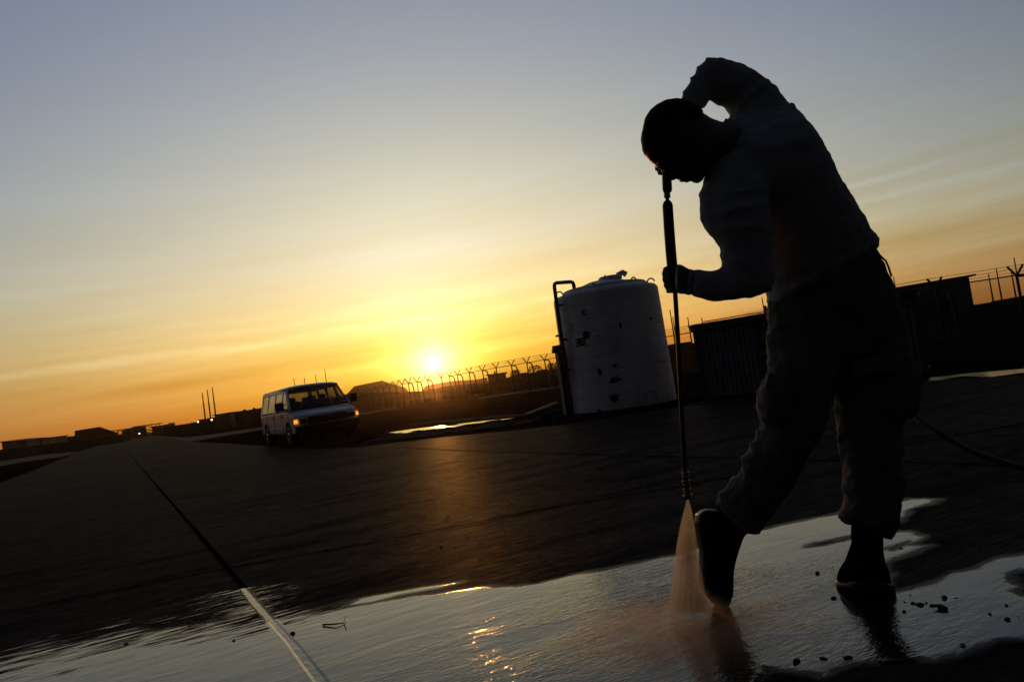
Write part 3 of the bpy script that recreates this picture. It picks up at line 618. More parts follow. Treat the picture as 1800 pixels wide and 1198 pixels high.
# ------------------------------------------------------------------ perimeter fence with Y shaped barbed wire arms
fence = thing('perimeter_fence', 'long chain link perimeter fence with Y shaped arms carrying barbed wire', 'fence', at(1663, 612, 30), wc=True)
FH = 2.42
def fat(jx, jy, br):
    # a post whose arms part at this pixel: its distance follows from how far the top stands above eye level
    above = (797-.144*jx)-jy; Y = 60.0
    for _ in range(20): Y = (gz(Y)+FH-CAMH)*FPX/above/1.005
    w = at(jx, jy, Y); return (Vector((w.x, Y, gz(Y))), w.z-gz(Y), br)
def ad(p):
    c = Vector((p.x, p.y, 0)).normalized(); return Vector((c.y, -c.x, 0))*.92+c*.38
def run(seq, name_wire_r, arm_r, cell, arm=.45, fabric=True, rail=.03):
    # seq: list of (foot Vector, height, brace)
    m_w = MB(); dirs = []
    for i, (p, h, br) in enumerate(seq):
        a = seq[max(i-1, 0)][0]; b = seq[min(i+1, len(seq)-1)][0]; d = Vector((b.x-a.x, b.y-a.y, 0)).normalized(); dirs.append(Vector((-d.y, d.x, 0)))
    for i, (p, h, br) in enumerate(seq):
        pm_ = MB(); top = Vector((p.x, p.y, p.z+h)); pm_.tube([p-Vector((0, 0, .02)), top], arm_r, 8)
        po = pm_.build('post', M['galv'], fence)
        d = dirs[i]; cdir = Vector((p.x, p.y, 0)).normalized(); side = Vector((cdir.y, -cdir.x, 0))
        am = MB()
        for s in (-1, 1): am.tube([top-Vector((0, 0, .03)), top+ad(p)*s*arm*.58+Vector((0, 0, arm*.8))], arm_r*.8, 6)
        am.build('arm', M['galv'], po)
        if br:
            bm_ = MB(); q = top+side*.42; bm_.tube([top-Vector((0, 0, .02)), top+side*.25+Vector((0, 0, -.04)), top+side*.40+Vector((0, 0, -.16)), top+side*.46+Vector((0, 0, -.42)), Vector((top.x, top.y, p.z))+side*.62], arm_r*1.15, 8)
            bm_.build('brace', M['galv'], po)
    for i in range(len(seq)-1):
        (p, h, _), (q, h2, _) = seq[i], seq[i+1]; A = Vector((p.x, p.y, p.z+h)); B = Vector((q.x, q.y, q.z+h2)); L_ = (B-A).length
        m_w.tube([A, B], rail, 6)
        mid0 = p+Vector((0, 0, h*.52)); mid1 = q+Vector((0, 0, h2*.52)); m_w.tube([mid0, mid1], name_wire_r*1.6, 4)
        for s in (-1, 1):
            for k in (1, 2, 3):
                oa = ad(p)*s*arm*.58*k/3; ob = ad(q)*s*arm*.58*k/3; zz = Vector((0, 0, arm*.8*k/3))
                Mid = (A+oa+B+ob)/2+zz-Vector((0, 0, .015)); m_w.tube([A+oa+zz, Mid, B+ob+zz], name_wire_r, 4)
    m_w.build('rail_and_barbed_wire', M['wire'], fence)
    if fabric:
        fb = MB()
        for i in range(len(seq)-1):
            (p, h, _), (q, h2, _) = seq[i], seq[i+1]; L_ = (q-p).length; n_ = int(L_/cell); H = h-.02
            e1 = (q-p)/L_
            def add(u0, z0, u1, z1):
                if u1 < u0: u0, z0, u1, z1 = u1, z1, u0, z0
                if u0 < 0: z0 += (z1-z0)*(0-u0)/(u1-u0); u0 = 0
                if u1 > L_: z1 = z0+(z1-z0)*(L_-u0)/(u1-u0); u1 = L_
                if u1-u0 < 1e-3: return
                a_ = p+e1*u0; b_ = p+e1*u1; w = Vector((0, 0, name_wire_r*.9)); nrm = Vector((-e1.y, e1.x, 0))*name_wire_r*.5
                A_ = Vector((a_.x, a_.y, a_.z+z0)); B_ = Vector((b_.x, b_.y, b_.z+z1))
                k = len(fb.v); fb.v += [tuple(A_+w), tuple(A_-w), tuple(B_-w), tuple(B_+w), tuple(A_+nrm), tuple(B_+nrm)]
                fb.f += [(k, k+4, k+5, k+3), (k+4, k+1, k+2, k+5), (k, k+3, k+2, k+1)]
            u = -H
            while u < L_:
                add(u, 0, u+H, H); add(u, H, u+H, 0); u += cell
        fb.build('chain_link_mesh', M['wire'], fence)
rr = [fat(*p_) for p_ in ((1990, 452, 0), (1787, 483.5, 1), (1645, 505, 1), (1508, 528, 0), (1370, 553, 0), (1219, 583, 1))]
run(rr, .006, .055, .09, arm=.5)
pre = [fat(*p_) for p_ in ((1125, 600, 0), (1035, 617.5, 0))]
fr = [fat(*p_) for p_ in ((957, 632, 1), (926, 637, 1), (899, 641.8, 1), (872, 646, 0), (848, 650.5, 1), (825, 654.3, 1), (804, 658, 1), (790, 660.5, 1), (776, 663.2, 0))]
run([rr[-1]]+pre+[fr[0]], .007, .045, .16, arm=.5, rail=.035)
run(fr, .009, .05, .22, arm=.58, rail=.035)
f2 = [fat(*p_) for p_ in ((752, 668, 1), (733, 670.6, 1), (718, 673, 1), (707, 675, 0), (696, 677.6, 0), (685, 680.2, 0), (674, 683, 0), (664, 685.4, 0), (654, 688, 0), (645, 690, 0), (636, 692, 0), (627, 694, 0))]
run([fr[-1]]+f2, .011, .06, .6, arm=.7, rail=.04, fabric=False)

# ------------------------------------------------------------------ barrier walls, buildings, tents far behind
def block(name, pl, pr, base, Y, depth, m, label, cat, group=None, extra=None, mats=None):
    """a box building whose front top edge runs from pixel pl to pixel pr at distance Y"""
    a = at(*pl, Y); b = at(*pr, Y if not isinstance(base, (tuple, list)) else base[0]); zg = gz(Y)
    c = Vector(((a.x+b.x)/2, (a.y+b.y)/2, zg)); o = thing(name, label, cat, c, group=group, wc=True)
    d = Vector((b.x-a.x, b.y-a.y, 0)).normalized(); nrm = Vector((-d.y, d.x, 0))
    if nrm.y < 0: nrm = -nrm
    A = Vector((a.x, a.y, zg-.3)); B = Vector((b.x, b.y, zg-.3)); T0 = Vector((a.x, a.y, a.z)); T1 = Vector((b.x, b.y, b.z))
    MB().hexa([A, B, B+nrm*depth, A+nrm*depth, T0-Vector((0, 0, .0)), T1, T1+nrm*depth, T0+nrm*depth]).build('wall', m, o)
    return o, A, B, T0, T1, nrm, d
def add_roof(t, T0, T1, nrm, d, depth, m=None, over=.25, th=.15):
    MB().hexa([T0-nrm*over-d*over+Vector((0, 0, .003)), T1-nrm*over+d*over+Vector((0, 0, .003)), T1+nrm*(depth+over)+d*over+Vector((0, 0, .003)), T0+nrm*(depth+over)-d*over+Vector((0, 0, .003)),
               T0-nrm*over-d*over+Vector((0, 0, th)), T1-nrm*over+d*over+Vector((0, 0, th)), T1+nrm*(depth+over)+d*over+Vector((0, 0, th)), T0+nrm*(depth+over)-d*over+Vector((0, 0, th))]).build('roof', m or M['roof'], t)
def windows(t, A, B, T0, T1, nrm, us, w, h, zc, m='glassdark'):  # also sets the glow panels that carry light on the far walls
    d = (B-A).normalized(); L_ = (B-A).length
    for u in us:
        c = A.lerp(B, u); c = Vector((c.x, c.y, A.z+.3+zc))-nrm*.02
        ax = Matrix((d, nrm, Vector((0, 0, 1)))).transposed()
        f_ = MB().box(c, (w+.16, .05, h+.16), ax=ax).build('window', M['shedtrim'], t); MB().box(c-nrm*.03, (w, .03, h), ax=ax).build('pane', M[m], f_)
# right: long raised cabin behind the fence
t, A, B, T0, T1, nrm, d = block('site_cabin', (1560, 511), (1703, 486.5), 0, 40.0, 5.0, M['shed'], 'long dark box cabin with a flat roof behind the fence on the right', 'building')
add_roof(t, T0, T1, nrm, d, 5.0, th=.1)
windows(t, A, B, T0, T1, nrm, (.3, .45, .6), .9, .8, 1.6)
mb = MB(); cb = at(1722, 534, 39.0); mb.hexa([Vector((x, y, z)) for z in (gz(39)-.1, cb.z) for x, y in ((B.x+.02, 39), (B.x+1.15, 39), (B.x+1.15, 42), (B.x+.02, 42))]); mb.build('annex', M['shedtrim'], t)
# long barrier wall behind everything on the right
def wall_run(pix, Y, depth, label, base_label='barrier_wall', m='wall', jag=.0, cat='wall'):
    pts_ = [at(x, y, Y) for x, y in pix]; zg = gz(Y); o = thing(base_label, label, cat, ((pts_[0].x+pts_[-1].x)/2, Y, zg), wc=True)
    fr_ = MB(); fine_ = []
    for a, b in zip(pts_[:-1], pts_[1:]):
        n_ = max(2, int((b-a).length/1.1))
        for k in range(n_): fine_.append(a.lerp(b, k/n_))
    fine_.append(pts_[-1])
    for a, b in zip(fine_[:-1], fine_[1:]):
        j = random.uniform(-jag, jag)
        fr_.hexa([Vector((a.x, Y, zg-.3)), Vector((b.x-.04, Y, zg-.3)), Vector((b.x-.04, Y+depth, zg-.3)), Vector((a.x, Y+depth, zg-.3)), Vector((a.x, Y, a.z+j)), Vector((b.x-.04, Y, b.z+j)), Vector((b.x-.04, Y+depth, b.z+j)), Vector((a.x, Y+depth, a.z+j))])
    fr_.build('wall_panels', M[m], o); cp = MB(); cp.box(((pts_[0].x+pts_[-1].x)/2, Y+depth+.1, zg+.3), (abs(pts_[-1].x-pts_[0].x), .2, 1.2)); cp.build('footing', M[m], o); return o
wall_run([(1150, 609.5), (1215, 600.5), (1217, 603), (1300, 590)], 60.0, 1.2, 'dark barrier wall seen between the water tank and the shed', jag=.04)
wall_run([(1560, 556), (1718, 534), (1760, 527), (1830, 515), (1950, 498)], 55.0, 1.2, 'dark barrier wall behind the chain link fence on the far right', jag=.04)
# whip masts
def mast(top, basepx, Y, r, label, group='thin radio masts behind the fence'):
    a = at(*top, Y); b = at(*basepx, Y); c = Vector(((a.x+b.x)/2, Y, gz(Y))); H = a.z-c.z
    o = thing('mast', label, 'mast', c, group=group)
    MB().tube([(0, 0, 0), (0, 0, H*.6), (0, 0, H)], [r*1.2, r, r*.6], 6).build('pole', M['galv'], o)
    MB().lathe((0, 0, 0), [(r*3, 0), (r*3, .15), (r*1.3, .2)], 8).build('base', M['galv'], o)
    return o
for tp, bp_, Y, lb in [((1178, 544), (1186, 602), 70, 'tallest thin mast rising just right of the water tank'), ((1183, 556), (1189, 602), 70, 'shorter thin mast close behind the lance, right of the water tank'), ((1209, 557), (1215, 598), 72, 'thin mast between the lance and the shed corner'),
                       ((1233, 558), (1237, 580), 72, 'stub of a thin mast over the left end of the shed roof'), ((1339, 522), (1343, 545), 72, 'thin mast over the shed roof beside the person at elbow height')]:
    mast(tp, bp_, Y, .07, lb)
for tp, bp_, Y, lb in [((1571, 486), (1574, 508), 70, 'short thin mast above the long cabin roof right beside the person'), ((1738, 481), (1745, 527), 58, 'shorter left one of two thin masts in the middle of the right fence bay'), ((1752, 472), (1760, 525), 58, 'taller right one of two thin masts in the middle of the right fence bay'),
                       ((1778, 474), (1785, 522), 58, 'thin mast just left of the fence post at the right edge'), ((1785, 452), (1792, 522), 58, 'tallest thin mast sticking up over the fence post at the right edge')]:
    mast(tp, bp_, Y, .06, lb, group='thin radio masts on the right')
for k, (tp, bp_) in enumerate([((356, 690), (361, 742)), ((364, 684), (371, 741)), ((373, 680), (380, 738))]):
    mast(tp, bp_, 180, .16, ['leftmost of the three tall poles above the skyline left of the van', 'middle of the three tall poles above the skyline left of the van', 'rightmost and tallest of the three tall poles left of the van'][k], group='three tall poles left of the van')
for tp, bp_, lb in [((518, 664), (519, 700), 'leftmost and shortest'), ((536, 663), (538, 700), 'second from left'), ((555, 658), (559, 700), 'third from left'), ((571, 648), (577, 700), 'rightmost and tallest')]:
    mast(tp, bp_, 75, .045, lb+' of the four whip antennas behind the van roof', group='whip antennas behind the van')

# tents and sheds on the skyline
def gable(name, pix, Y, length, m, label, cat, adir=(.25, 1.0), ends=True, zbase=None):
    """gabled front: pix = left eave, ridge, right eave (pixels) at distance Y; runs back along adir"""
    zg = gz(Y); P_ = [at(x, y, Y) for x, y in pix]; c = Vector((P_[1].x, Y, zg)); o = thing(name, label, cat, c, wc=True)
    dd = Vector((P_[len(P_)//2].x, Y, 0)).normalized()*length
    base = [Vector((P_[0].x, Y, zg-.3)), Vector((P_[-1].x, Y, zg-.3))]
    front = [base[0]]+P_+[base[1]]
    mb = MB(); mb.poly(front); mb.poly([p+dd for p in reversed(front)])
    for a, b in ((front[0], front[1]), (front[-2], front[-1])): mb.poly([a, b, b+dd, a+dd])
    mb.build('wall', m, o)
    rf = MB(); off = Vector((0, 0, .06))
    for a, b in zip(P_[:-1], P_[1:]): rf.hexa([a+off*.1-dd*.01, b+off*.1-dd*.01, b+off*.1+dd*1.01, a+off*.1+dd*1.01, a+off*3-dd*.01, b+off*3-dd*.01, b+off*3+dd*1.01, a+off*3+dd*1.01])
    rf.build('roof', m, o)
    return o
gable('tent', [(611, 692), (623, 679.5), (671, 669.5), (712, 682), (722, 692)], 250, 26, M['canvas'], 'large peaked canvas tent behind the fence just right of the van', 'tent')
gable('tent', [(740, 690), (748, 679), (770, 674), (800, 670), (835, 668), (856, 664), (858, 672)], 260, 22, M['canvas'], 'low rounded tent directly under the setting sun', 'tent')
gable('hangar', [(131, 774), (131.5, 758), (175, 751), (206, 761), (208, 768)], 170, 30, M['bld'], 'dark hangar with a shallow peaked roof on the left skyline', 'hangar', adir=(-.2, 1))
gable('hangar', [(214, 764), (216, 756.5), (237, 750.5), (256, 749.5), (258, 758)], 230, 30, M['bld'], 'smaller low hangar beside the runway end, between two lattice towers', 'hangar', adir=(-.2, 1))
t, A, B, T0, T1, nrm, d = block('building', (857, 659.5), (888, 655.5), 0, 101, 6, M['bld'], 'small boxy building right of the sun behind the fence', 'building'); add_roof(t, T0, T1, nrm, d, 6, th=.12)
MB().tube([T0.lerp(T1, .4)+nrm*2, T0.lerp(T1, .4)+nrm*2+Vector((0, 0, .5))], .12, 8).build('vent_pipe', M['pipe'], t)
t, A, B, T0, T1, nrm, d = block('building', (3, 777), (31, 775.5), 0, 150, 8, M['bldpale'], 'pale flat roofed building with orange glow panels for its lamplit wall at the far left edge', 'building'); add_roof(t, T0, T1, nrm, d, 8, th=.2)
windows(t, A, B, T0, T1, nrm, (.15, .38, .62, .86), 1.0, .45, 1.2, 'lampo')  # glowing panels put in for lamplight on this wall
t, A, B, T0, T1, nrm, d = block('building', (32, 775.5), (47, 775), 0, 146, 8, M['bldpale'], 'pale building end with one tall glow panel for a lamplit patch near the left edge', 'building'); add_roof(t, T0, T1, nrm, d, 8, th=.2)
windows(t, A, B, T0, T1, nrm, (.5,), .7, 1.2, .7, 'lampo')  # glow put into one panel for the lit part of the wall
t, A, B, T0, T1, nrm, d = block('building', (61, 773.5), (74, 771.5), 0, 150, 8, M['bldpale'], 'narrow plain pale block between the lit building and the dark hangar', 'building'); add_roof(t, T0, T1, nrm, d, 8, th=.2)
t, A, B, T0, T1, nrm, d = block('building', (74, 773), (131, 768), 0, 190, 8, M['bld'], 'long low dark building left of the peaked hangar', 'building'); add_roof(t, T0, T1, nrm, d, 8, th=.2)
windows(t, A, B, T0, T1, nrm, (.45, .52, .7), .8, .5, .5, 'lampo')
t, A, B, T0, T1, nrm, d = block('building', (267, 750.5), (284, 748), 0, 210, 8, M['bld'], 'low flat building right of the lattice tower at the runway end', 'building'); add_roof(t, T0, T1, nrm, d, 8, th=.2)
t, A, B, T0, T1, nrm, d = block('building', (377, 730), (405, 725.5), 0, 120, 8, M['bld'], 'dark boxy building at the foot of the three tall poles', 'building'); add_roof(t, T0, T1, nrm, d, 8, th=.15)
t, A, B, T0, T1, nrm, d = block('building', (412, 725.5), (480, 714.5), 0, 110, 8, M['bld'], 'long dark building immediately left of the van', 'building'); add_roof(t, T0, T1, nrm, d, 8, th=.12)
for u in (.2, .45, .7): MB().box(T0.lerp(T1, u)+nrm*1+Vector((0, 0, .22)), (.3, .3, .2)).build('vent_pipe', M['pipe'], t)
wall_run([(286, 750.5), (345, 741.5), (350, 737), (377, 733.5), (412, 728), (470, 719)], 140.0, 3.0, 'long low dark wall along the skyline between runway end and van', jag=.05)
wall_run([(-60, 797), (0, 790), (45, 785), (80, 781), (130, 774), (213, 764)], 140.0, 3.0, 'long low dark wall below the buildings on the far left', jag=.05)
wall_run([(560, 703), (610, 692), (650, 690), (740, 687), (778, 680)], 140.0, 3.0, 'long dark earth wall behind the far fence left of the setting sun', jag=.1)
wall_run([(772, 681), (800, 677), (858, 671), (890, 664), (915, 656), (945, 652), (980, 645), (1010, 641)], 96.0, 3.0, 'long dark earth wall behind the fence between the setting sun and the tank', jag=.12)
# lattice towers
def lattice(top, basepx, Y, w, label):
    a = at(*top, Y); b = at(*basepx, Y); zg = gz(Y); H = a.z-zg; o = thing('lattice_tower', label, 'tower', (a.x, Y, zg))
    for x in (-w/2, w/2):
        for y in (-w/2, w/2): MB().tube([(x, y, 0), (x, y, H)], .12, 5).build('leg', M['galv'], o)
    k = max(2, int(H/1.6))
    for y in (-w/2, w/2):
        m2 = MB()
        for i in range(k):
            z0, z1 = H*i/k, H*(i+1)/k; m2.tube([(-w/2, y, z0), (w/2, y, z1)], .07, 4); m2.tube([(w/2, y, z0), (-w/2, y, z1)], .07, 4); m2.tube([(-w/2, y, z1), (w/2, y, z1)], .08, 4)
        m2.build('bracing', M['galv'], o)
    m3 = MB(); m3.box((0, 0, H), (w*1.25, w*1.25, .18)); m3.build('platform', M['galv'], o)
lattice((259.5, 746.5), (260, 760), 200, 4.4, 'squat lattice tower with braced frame above the small hangar')
lattice((210.5, 755), (211, 766), 200, 2.8, 'narrower lattice tower in the dip between the two hangars')
# lamps on the skyline
def lamp(px, py, Y, label):
    p = at(px, py, Y); zg = gz(Y); o = thing('lamp_post', label, 'lamp', (p.x, Y, zg)); H = p.z-zg
    MB().tube([(0, 0, 0), (0, 0, H)], .06, 6).build('pole', M['galv'], o); MB().ell((0, 0, H), (.15, .15, .12), 10, 6).build('lamp_head', M['lampw'], o)
lamp(245, 761.5, 150, 'bright white lamp low beside the end of the runway')
lamp(348, 741, 120, 'small lit lamp left of the three tall poles')
lamp(372, 737.5, 118, 'small lit lamp between the feet of the three tall poles')
# scrub bushes on the skyline
def bush(px, py, Y, w, h, label, seed):
    p = at(px, py, Y); zg = gz(Y); rs = random.Random(seed); H = p.z-zg; o = thing('bush', label, 'bush', (p.x, Y, zg)); mb = MB()
    st = MB()
    for k in range(5):
        q = (rs.uniform(-w, w)*.3, rs.uniform(-w, w)*.3, H*rs.uniform(.6, .9)); st.tube([(0, 0, 0), (q[0]*.5, q[1]*.5, q[2]*.6), q], [.07, .05, .02], 5)
    st.build('stem', M['bark'], o)
    for k in range(700):
        t = rs.uniform(0, 6.283); z = rs.uniform(.15, 1); r = w/2*math.sqrt(rs.random())*math.sqrt(max(.05, 1-(z-.5)**2*2.5)); c = Vector((r*math.cos(t), r*math.sin(t), H*z)); s = rs.uniform(.06, .14)
        a = Vector((rs.uniform(-1, 1), rs.uniform(-1, 1), rs.uniform(-1, 1))).normalized(); b = a.orthogonal().normalized(); mb.poly([c-a*s, c+b*s*.6, c+a*s, c-b*s*.6])
    mb.build('foliage', M['leaf'], o)
bush(292, 745.5, 190, 1.8, 2, 'left one of two small round bushes on the skyline at the runway end', 1)
bush(301, 742.5, 190, 2.2, 2, 'right one of two small round bushes on the skyline at the runway end', 2)
bush(940, 642, 100, 2.6, 2, 'rounded bush showing through the fence left of the water tank', 3)
bush(905, 650, 100, 1.6, 2, 'small ragged bush by the boxy building right of the sun', 4)
bush(970, 638, 90, 1.8, 2, 'dark bush just left of the pump cabinet behind the fence', 5)

# ------------------------------------------------------------------ van
vf = ground(521, 782)   # contact of the nearer front wheel (its right front)
VTH = math.radians(30)  # the length axis runs away to the left
hx, hy = math.sin(VTH), -math.cos(VTH)      # forward direction (towards the camera)
VRZ = math.atan2(hy, hx)
# local: x forward, y left. right front wheel at (1.62, -.86)
fw = Vector((hx, hy, 0)); lf = Vector((-hy, hx, 0))
VC = vf - fw*1.62 + lf*.86; VC.z = gz(VC.y)
van = thing('passenger_van', 'white passenger van with its parking lamps lit, parked on the runway edge', 'van', VC, VRZ)
van.scale = (1.0, 1.07, .97)
def hw(z):   # half width with tumblehome
    if z < .5: return .93+.1*(z/.5)*.5
    if z < 1.12: return .99
    return .99-(z-1.12)*.19
prof_low = [(-2.72, .42), (-2.74, .75), (-2.72, 1.16), (1.78, 1.18), (2.0, 1.17), (2.35, 1.10), (2.62, .99), (2.70, .86), (2.70, .52), (2.60, .42)]
def body_rings():
    mb = MB()
    ys = [-1, -.97, -.85, -.5, 0, .5, .85, .97, 1]
    rings = []
    for q in ys:
        ring = []
        for x, z in prof_low:
            e_ = abs(q); zz = z; xx = x
            if z > 1.0 and x > 1.9: zz = z - .07*max(0, e_-.5)**1.5*2; 
            if x > 2.3: xx = x - .17*e_**3
            if z > 1.05 and e_ > .9: zz -= .03*(e_-.9)/.1
            ring.append((xx, q*hw(min(z, 1.12))*(1 if e_ < .99 else .995), zz))
        rings.append(ring)
    mb.rings(rings); return mb
vb = body_rings().build('body', M['paint'], van, smooth=False, bevel=.02)
# wheel arches are cut from the body, then wheels stand inside
cut = MB()
for wx in (1.62, -1.88):
    for sy in (-1, 1):
        cut.rings([[(wx+.44*math.cos(t), sy*yy, .40+.44*math.sin(t)) for t in np.linspace(0, 2*math.pi, 25)[:-1]] for yy in (.55, 1.2)])
cutter = cut.build('cutter', M['vblack'], van)
bo = vb.modifiers.new('arch', 'BOOLEAN'); bo.object = cutter; bo.operation = 'DIFFERENCE'; bo.solver = 'EXACT'
bpy.context.view_layer.update()
dg = bpy.context.evaluated_depsgraph_get(); me = bpy.data.meshes.new_from_object(vb.evaluated_get(dg), depsgraph=dg)
vb.modifiers.clear(); vb.data = me; bpy.data.objects.remove(cutter)
def gh(x, q, z): return (x, q*hw(z), z)
# roof skin
mb = MB(); rings = []
for q in (-1, -.96, -.8, -.4, 0, .4, .8, .96, 1):
    dzr = -.07*abs(q)**4; rings.append([gh(x, q, 1.9)[:2]+(z+dzr,) for x, z in ((-2.60, 1.93), (-2.55, 2.0), (-2.3, 2.05), (.9, 2.06), (1.12, 2.02), (1.22, 1.96), (1.18, 1.92), (-2.5, 1.90))])
mb.rings(rings); mb.build('roof', M['paint'], van, smooth=True)
def slab(p0, p1, p2, p3, th, inner=Vector((0, 0, 0))):
    pts = [Vector(p) for p in (p0, p1, p2, p3)]; n = (pts[1]-pts[0]).cross(pts[3]-pts[0]).normalized()*th
    return pts, [p+n for p in pts]
def panel(mb, p, th):
    a, b = slab(*p, th); mb.rings([a, b])
WSb, WSt, ZB, ZT = 1.96, 1.20, 1.17, 1.95
for sy in (-1, 1):
    mb = MB()
    for x0, x1 in ((-2.66, -2.50), (-1.62, -1.48), (-.42, -.30), (.72, .86)):
        y0, y1 = hw(ZB)*sy, hw(ZT)*sy
        mb.hexa([(x0, y0, ZB), (x1, y0, ZB), (x1, y0-.06*sy, ZB), (x0, y0-.06*sy, ZB), (x0+.04, y1, ZT), (x1+.02, y1, ZT), (x1+.02, y1-.06*sy, ZT), (x0+.04, y1-.06*sy, ZT)])
    mb.hexa([(WSb-.12, hw(ZB)*sy, ZB), (WSb+.02, .97*hw(ZB)*sy, ZB), (WSb, .93*hw(ZB)*sy, ZB), (WSb-.12, .94*hw(ZB)*sy, ZB), (WSt-.1, hw(ZT)*sy, ZT), (WSt+.02, .97*hw(ZT)*sy, ZT), (WSt, .93*hw(ZT)*sy, ZT), (WSt-.1, .94*hw(ZT)*sy, ZT)])
    mb.hexa([(-2.6, hw(1.86)*sy, 1.86), (WSt, hw(1.86)*sy, 1.86), (WSt, (hw(1.86)-.05)*sy, 1.86), (-2.6, (hw(1.86)-.05)*sy, 1.86), (-2.6, hw(1.96)*sy*.995, 1.96), (WSt, hw(1.96)*sy*.995, 1.96), (WSt, (hw(1.96)-.05)*sy, 1.96), (-2.6, (hw(1.96)-.05)*sy, 1.96)])
    mb.build('pillars', M['paint'], van)
    for k, (x0, x1) in enumerate(((-2.50, -1.62), (-1.48, -.42), (-.30, .72))):
        g0 = MB(); ya, yb = (hw(ZB)-.014)*sy, (hw(1.86)-.014)*sy
        g0.hexa([(x0, ya, ZB+.04), (x1, ya, ZB+.04), (x1, ya-.008*sy, ZB+.04), (x0, ya-.008*sy, ZB+.04), (x0+.03, yb, 1.86), (x1+.01, yb, 1.86), (x1+.01, yb-.008*sy, 1.86), (x0+.03, yb-.008*sy, 1.86)]); g0.build('side_window', M['vglass'], van)
    g0 = MB(); ya, yb = (hw(ZB)-.014)*sy, (hw(1.86)-.014)*sy
    g0.hexa([(.86, ya, ZB+.04), (WSb-.12, ya, ZB+.04), (WSb-.12, ya-.008*sy, ZB+.04), (.86, ya-.008*sy, ZB+.04), (.88, yb, 1.86), (1.2, yb, 1.86), (1.2, yb-.008*sy, 1.86), (.88, yb-.008*sy, 1.86)]); g0.build('side_window', M['vglass'], van)
def ws(u, v, off=0.0):   # windscreen surface: u -1..1, v 0..1
    x = WSb+(WSt-WSb)*v; z = ZB+.03+(ZT-ZB-.05)*v; hwid = (hw(ZB)*(1-v)+hw(ZT)*v)*.93
    return Vector((x-.06*u*u+off, hwid*u, z))
mb = MB(); rings = []
for u in np.linspace(-1, 1, 9): rings.append([ws(u, 0), ws(u, 1), ws(u, 1, -.008), ws(u, 0, -.008)])
mb.rings(rings); mb.build('windscreen', M['vglass'], van)
mb = MB()
for u in (-1, 1): mb.tube([ws(u, 0, .006), ws(u, .5, .006), ws(u, 1, .006)], .018, 6)
mb.tube([ws(u, 0, .012) for u in np.linspace(-1, 1, 9)], .03, 6); mb.tube([ws(u, 1, .004) for u in np.linspace(-1, 1, 9)], .02, 6); mb.build('windscreen_seal', M['vblack'], van)
mb = MB(); mb.tube([ws(.5, .02, .02), ws(.0, .12, .03)], .012, 5); mb.tube([ws(-.1, .02, .02), ws(-.6, .12, .03)], .012, 5); mb.build('wiper', M['vblack'], van)
# rear doors with windows and centre pillar
mb = MB(); w0, w1 = hw(ZB), hw(ZT)
for y0, y1 in ((-1, -.86), (-.08, .08), (.86, 1)): mb.hexa([(-2.70, y0*w0, ZB), (-2.70, y1*w0, ZB), (-2.64, y1*w0, ZB), (-2.64, y0*w0, ZB), (-2.60, y0*w1, ZT), (-2.60, y1*w1, ZT), (-2.54, y1*w1, ZT), (-2.54, y0*w1, ZT)])
mb.box((-2.60, 0, 1.90), (.06, 1.6, .10)); mb.box((-2.68, 0, 1.20), (.06, 1.9, .10)); mb.build('rear_door_frame', M['paint'], van)
for s in (-1, 1):
    mb = MB(); mb.hexa([(-2.66, s*.08, 1.25), (-2.66, s*.80, 1.25), (-2.652, s*.80, 1.25), (-2.652, s*.08, 1.25), (-2.61, s*.08, 1.86), (-2.61, s*.74, 1.86), (-2.602, s*.74, 1.86), (-2.602, s*.08, 1.86)]); mb.build('rear_window', M['vglass'], van)
mb = MB(); mb.box((-2.76, 0, .52), (.12, 1.9, .2)); mb.build('rear_bumper', M['vblack'], van, bevel=.02)
# front end
mb = MB(); mb.box((2.70, 0, .80), (.06, 1.18, .24)); gr = mb.build('grille', M['vblack'], van, bevel=.01)
mb = MB()
for z in (.72, .77, .82, .87): mb.box((2.735, 0, z), (.012, 1.12, .012))
mb.build('grille_bar', M['vblack'], gr)
MB().ell((2.745, 0, .80), (.008, .10, .045), 18, 8).build('badge', M['vblack'], gr)
for s in (-1, 1):
    MB().box((2.655, s*.745, .80), (.06, .24, .17)).build('headlamp', M['lens'], van, bevel=.01)
    MB().hexa([(2.53, s*.99, .74), (2.62, s*.90, .74), (2.66, s*.90, .74), (2.56, s*1.005, .74), (2.53, s*.985, .87), (2.62, s*.90, .87), (2.65, s*.90, .87), (2.55, s*1.0, .87)]).build('parking_lamp', M['amber'], van)
mb = MB(); rings = []
for q in np.linspace(-1, 1, 11):
    xx = 2.80-.16*abs(q)**4; rings.append([(xx-.14, q*.98, .42), (xx, q*.98, .44), (xx, q*.98, .63), (xx-.14, q*.98, .65)])
mb.rings(rings); mb.build('front_bumper', M['vblack'], van)
mb = MB(); mb.box((2.55, 0, .34), (.2, 1.7, .16)); mb.box((0, 0, .34), (5.0, 1.3, .12)); mb.build('underbody', M['vblack'], van)
mb = MB(); mb.box((2.812, 0, .53), (.008, .30, .13)); mb.build('number_plate', M['vblack'], van)
